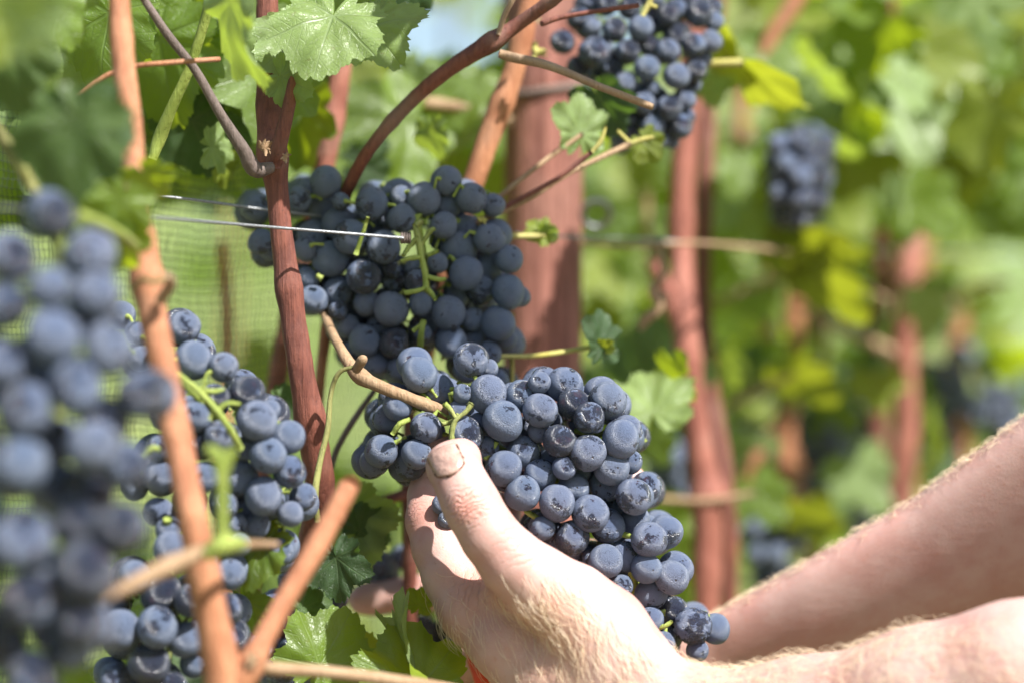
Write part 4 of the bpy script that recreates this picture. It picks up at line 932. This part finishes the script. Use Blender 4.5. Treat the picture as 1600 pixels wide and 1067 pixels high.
G_far = [(.012, .02, chain(f_low)), (.008, .01, chain(f_palm)+chain(f_palm2)), (.004, .005, chain(f_thumb)), (.003, .003, chain(f_index)), (.003, .003, chain(f_mid)), (.003, .003, chain(f_ring)), (.003, .003, chain(f_pink))]

kn = P(722, 790, .900); kax = (P(766, 838, .911)-P(716, 745, .918)).normalized()
kn2 = P(640, 800, .958); k2 = (P(672, 775, .968)-P(690, 860, .958)).normalized()
kn3 = P(742, 915, .93)
CREASES = [(kn, kax, .013, 1500, .0007), (kn2, k2, .011, 1500, .00035), (kn3, (P(700,900,.95)-P(800,930,.95)).normalized(), .016, 1100, .0004),
           (P(820, 850, .905), kax, .018, 900, .0003)]
MARKS = [(P(722, 790, .900), .009, (.66, .27, .20), .5), (P(660, 800, .955), .014, (.55, .25, .19), .45), (P(740, 890, .93), .02, (.52, .24, .17), .45), (P(962, 955, .899), .0006, (.6, .03, .03), .9), (P(979, 1062, .893), .001, (.6, .05, .05), .8),
         (P(1500, 910, 1.05), .012, (.5, .16, .17), .5), (P(850, 1000, .91), .03, (.62, .36, .22), .35), (P(676, 742, .905), .0032, (.10, .05, .03), .9), (P(719, 714, .890), .0022, (.4, .18, .1), .6)]
M['skin'] = skin_material()

def grid(lo, hi, h): return np.arange(lo, hi+h, h)
h = .0011
x0, x1 = P(610, 0, .95).x, P(1090, 0, .93).x
gx = list(np.arange(x0, x1, h)); st = h
while gx[-1] < P(2420, 0, .84).x: st = min(st*1.05, .006); gx.append(gx[-1]+st)
zlo, zhi = P(0, 1290, .90).z, P(0, 660, .97).z
Vn, Fn = surface_nets(lambda Q: caps_eval(G_near, Q), np.array(gx), grid(.79, 1.045, h), grid(zlo, zhi, h))
Vn = relax(Vn, Fn, 2)
h2 = .0018; gx = list(np.arange(P(520, 0, 1.07).x, P(1100, 0, 1.05).x, h2)); st = h2
while gx[-1] < P(2400, 0, 1.06).x: st = min(st*1.05, .006); gx.append(gx[-1]+st)
Vf, Ff = surface_nets(far_eval, np.array(gx), grid(.95, 1.17, h2), grid(P(0, 1240, 1.06).z, P(0, 330, 1.05).z, h2))
Vf = relax(Vf, Ff, 2)
# coarse rest of the body, outside the picture: elbows, upper arms, shoulders, head, legs
ne = P(2220, 1060, .84); fe = P(2180, 560, 1.06)
def C(a, b, ra, rb): return (tuple(a), tuple(b), ra, rb)
sh_n = Vector((.66, .78, 1.20)); sh_f = Vector((.68, 1.16, 1.22)); ch = Vector((.74, .98, 1.30))
torso = [C((.71, .88, 1.13), (.71, 1.08, 1.13), .12, .12), C((.74, .98, 1.08), (.84, .98, .78), .15, .15), C((.86, .90, .70), (.86, 1.06, .70), .11, .11)]
upper_n = [C(ne, sh_n, .042, .062)]; upper_f = [C(fe, sh_f, .042, .062)]
legs = [C((.86, .88, .70), (.66, .86, .46), .095, .06), C((.66, .86, .46), (.80, .85, .09), .058, .042), C((.86, 1.08, .70), (.66, 1.10, .46), .095, .06), C((.66, 1.10, .46), (.80, 1.11, .09), .058, .042)]
feet = [C((.79, .85, .045), (.62, .85, .04), .042, .035), C((.79, 1.11, .045), (.62, 1.11, .04), .042, .035)]
head = [C((0.700, .98, 1.220), (0.660, .98, 1.320), .055, .055), C((0.650, .98, 1.400), (0.630, .98, 1.360), .095, .075), C((0.615, .98, 1.440), (0.630, .98, 1.460), .085, .09), C((0.535, .98, 1.385), (0.545, .98, 1.410), .014, .010), C((0.660, .885, 1.400), (0.670, .885, 1.420), .018, .016), C((0.660, 1.075, 1.400), (0.670, 1.075, 1.420), .018, .016), C((0.570, .98, 1.320), (0.570, .99, 1.320), .03, .03)]
rest = [(.03, .03, torso), (.02, .03, upper_n), (.02, .03, upper_f), (.02, .03, head), (.03, .03, legs), (.02, .02, feet)]
Vb, Fb = surface_nets(lambda Q: caps_eval(rest, Q), grid(.22, 1.0, .009), grid(.66, 1.32, .009), grid(0, 1.80, .009), B=5)
Vb = relax(Vb, Fb, 1)
person = thing('person', 'picker with pale hairy forearms, both hands cupping the grape bunch', 'person', (.76, .98, 0))
O = np.array(person.location)
Vall = np.vstack([Vn, Vf, Vb])-O
Fall = np.vstack([Fn, Ff+len(Vn), Fb+len(Vn)+len(Vf)])
body = link('body', np_mesh('body', Vall, Fall), M['skin'], person)
body.location = (0, 0, 0)
# object texture space = world: shift handled by moving mesh back to the world origin
body.data.transform(Matrix.Translation(person.location)); body.location = -Vector(person.location)
def cloth(name, groups, mat, off, cut):
    fn = lambda Q: np.maximum(caps_eval(groups, Q)-off, cut(Q))
    V, F = surface_nets(fn, grid(.22, 1.02, .010), grid(.62, 1.34, .010), grid(0, 1.86, .010), B=5)
    return link(name, np_mesh(name, relax(V, F, 2)-O, F), M[mat], person)
cloth('shirt', [(.03, .03, torso), (.02, .03, upper_n), (.02, .03, upper_f)], 'shirt', .012, lambda Q: np.maximum(np.maximum(.66-Q[:, 2], .50-Q[:, 0]), Q[:, 2]-1.27))
cloth('trousers', [(.03, .03, legs+torso[-1:])], 'trousers', .012, lambda Q: np.maximum(.09-Q[:, 2], Q[:, 2]-.76))
cloth('hat', [(.02, .02, [C((.65, .98, 1.49), (.65, .98, 1.50), .10, .09)]), (.001, .01, [C((.65, .98, 1.465), (.65, .98, 1.467), .13, .13)])], 'straw', .004, lambda Q: np.maximum(1.455-Q[:, 2], np.minimum(Q[:, 2]-1.465, np.sqrt((Q[:, 0]-.65)**2+(Q[:, 1]-.98)**2)-.105)))

# ---- nail, dirt: laid on the thumb surface
def march(px, py, G, y0, y1=1.2):
    n = 260; ys = np.linspace(y0, y1, n); Q = np.array([tuple(P(px, py, y)) for y in ys], np.float32)
    d = caps_eval(G, Q); i = np.argmax(d < 0)
    if not (d < 0).any(): return None
    t = d[i-1]/(d[i-1]-d[i]); return P(px, py, ys[i-1]+(ys[i]-ys[i-1])*t)
def nail():
    c = (697, 719); ax = np.array([-.46, -.89]); sd = np.array([.89, -.46])
    V = []; F = []; nu, nv = 13, 13
    for j in range(nv):
        for i in range(nu):
            u = (i/(nu-1))*2-1; v = (j/(nv-1))*2-1     # u across, v to the tip
            hw = 25.5*(1-.10*max(0, -v)**3); uu = u*hw
            vv = v*24 if v < 0 else v*21
            vv *= (1-.30*u*u) if v < 0 else (1-.22*u*u)
            q = np.array(c)+ax*vv+sd*uu
            p = march(q[0], q[1], G_near, .86)
            if p is None: p = P(q[0], q[1], .905)
            edge = max(abs(u), max(0, -v))
            up = .0007*(1-edge**4)+.00012+(.0008*(max(0, v))**2)
            V.append(p+Vector((-.12, -.95, .25)).normalized()*up*1.0)
    for j in range(nv-1):
        for i in range(nu-1): a = j*nu+i; F.append((a, a+1, a+nu+1, a+nu))
    g = Geo(); g.add(local(V, person), F); o = g.build('thumbnail', M['nail'], person)
    sm = o.modifiers.new('thick', 'SOLIDIFY'); sm.thickness = .0005; sm.offset = 0
    # grime along the cuticle
    g = Geo(); pts = [Vector(V[i]) for i in [nu*(nv-1-k) for k in range(nv)]]+[Vector(V[i]) for i in range(nu)]+[Vector(V[k*nu+nu-1]) for k in range(1, nv-1)]
    rr = [.00055*(.35+.9*random.random()) for _ in pts]; Vt, Ft = tube_geo(catmull([tuple(p) for p in pts], 2), np.interp(np.linspace(0, 1, len(pts)*2-1), np.linspace(0, 1, len(pts)), rr), 6, bump=.4, seed=2)
    g.add(local(Vt, person), Ft); g.build('nail_grime', M['dirt'], person)
nail()

# ---- blonde hair on the arms
def hairs():
    rng = np.random.RandomState(12); G = Geo()
    me = body.data; nV = len(Vn)+len(Vf); N = np.zeros(len(me.vertices)*3, np.float32)
    me.vertices.foreach_get('normal', N); N = N.reshape(-1, 3); W = np.zeros(len(me.vertices)*3, np.float32); me.vertices.foreach_get('co', W); W = W.reshape(-1, 3)
    px = W[:, 0]/(K*W[:, 1])+800; py = 533.5-(W[:, 2]-CZ)/(K*W[:, 1])
    faces_cam = N[:, 1] < .55
    isnear = np.arange(len(W)) < len(Vn); isfar = (~isnear) & (np.arange(len(W)) < nV)
    # density fields in picture terms
    along = (px-830)*.78+(py-870)*.62; across = (px-830)*.62-(py-870)*.78
    back = np.exp(-((across+30)/52)**2)*(across < 30)*(along > -5)*np.clip((along+5)/60, 0, 1)*(px < 1130)
    low = .35*np.exp(-((across+110)/80)**2)*(px < 1000)*(py > 930)+.05*(px < 800)*(py > 880)
    arm = (px > 1000)*np.clip((px-1000)/120, 0, 1)*.8*np.clip((py-960)/30, .0, 1)
    dn = (back*1.0+low+arm)*isnear*(px < 1680)
    area = np.where(px > 1090, 3.0, np.where(px > 1010, .5, 1.6))
    V4 = []
    def strand(p, n, d, L, r, curl, lift):
        p = Vector(p); n = Vector(n); d = (Vector(d)-n*Vector(d).dot(n)).normalized(); b = n.cross(d)
        pts = []; 
        for q in range(7):
            t = q/6; pts.append(p-n*.0003+d*L*t*(1-.1*t)+n*L*lift*math.sin(min(1, t*1.1)*2.6)+b*L*curl*t*t)
        Vt, Ft = tube_geo(pts, [r, r, r*.95, r*.85, r*.7, r*.5, r*.2], 3, cap=False); G.add(local(Vt, person), Ft)
    cand = np.where((dn > .01) & faces_cam)[0]; w = (dn*area)[cand]; w /= w.sum()
    for i in rng.choice(cand, 4600, p=w):
        if px[i] > 1010:
            d = Vector((-.55+rng.randn()*.45, -.25, .55+rng.randn()*.35)); L = .005+.006*rng.rand(); lift = .12+.2*rng.rand(); rr = .00006
        else:
            d = Vector((.42+rng.randn()*.22, -.1, -.75+rng.randn()*.22)); L = .006+.008*rng.rand(); lift = .10+.12*rng.rand(); rr = .000072
        strand(W[i], N[i], d, L, rr, rng.randn()*.22, lift)
    # far arm: the lit upper rim
    cand = np.where(isfar & (N[:, 2] > .6) & (px > 1085) & (px < 1700))[0]
    for i in rng.choice(cand, 2600):
        d = Vector((-.6+rng.randn()*.5, -.4+rng.randn()*.3, .35+rng.randn()*.4)); strand(W[i], N[i], d, .004+.005*rng.rand(), .00008, rng.randn()*.12, .15+.2*rng.rand())
    G.build('arm_hair', M['hair'], person, smooth=False)['kind'] = 'stuff'
hairs()

# ---- red handled tool held by the far hand, low behind the near hand
def tool():
    root = thing('hand_tool', 'red handled tool half hidden under the near hand at the bottom edge', 'tool', P(760, 1050, 1.0))
    for dx in (0, 26):
        V, F = ptube([(735+dx*.3, 1005+dx, 10, 1.0), (748+dx*.3, 1045+dx, 13, 1.0), (775, 1090+dx, 14, 1.0), (820, 1140+dx, 13, 1.0)], 6, 12, bump=.02, seed=dx); g = Geo(); g.add(local(V, root), F); g.build('handle', M['red'], root)
tool()
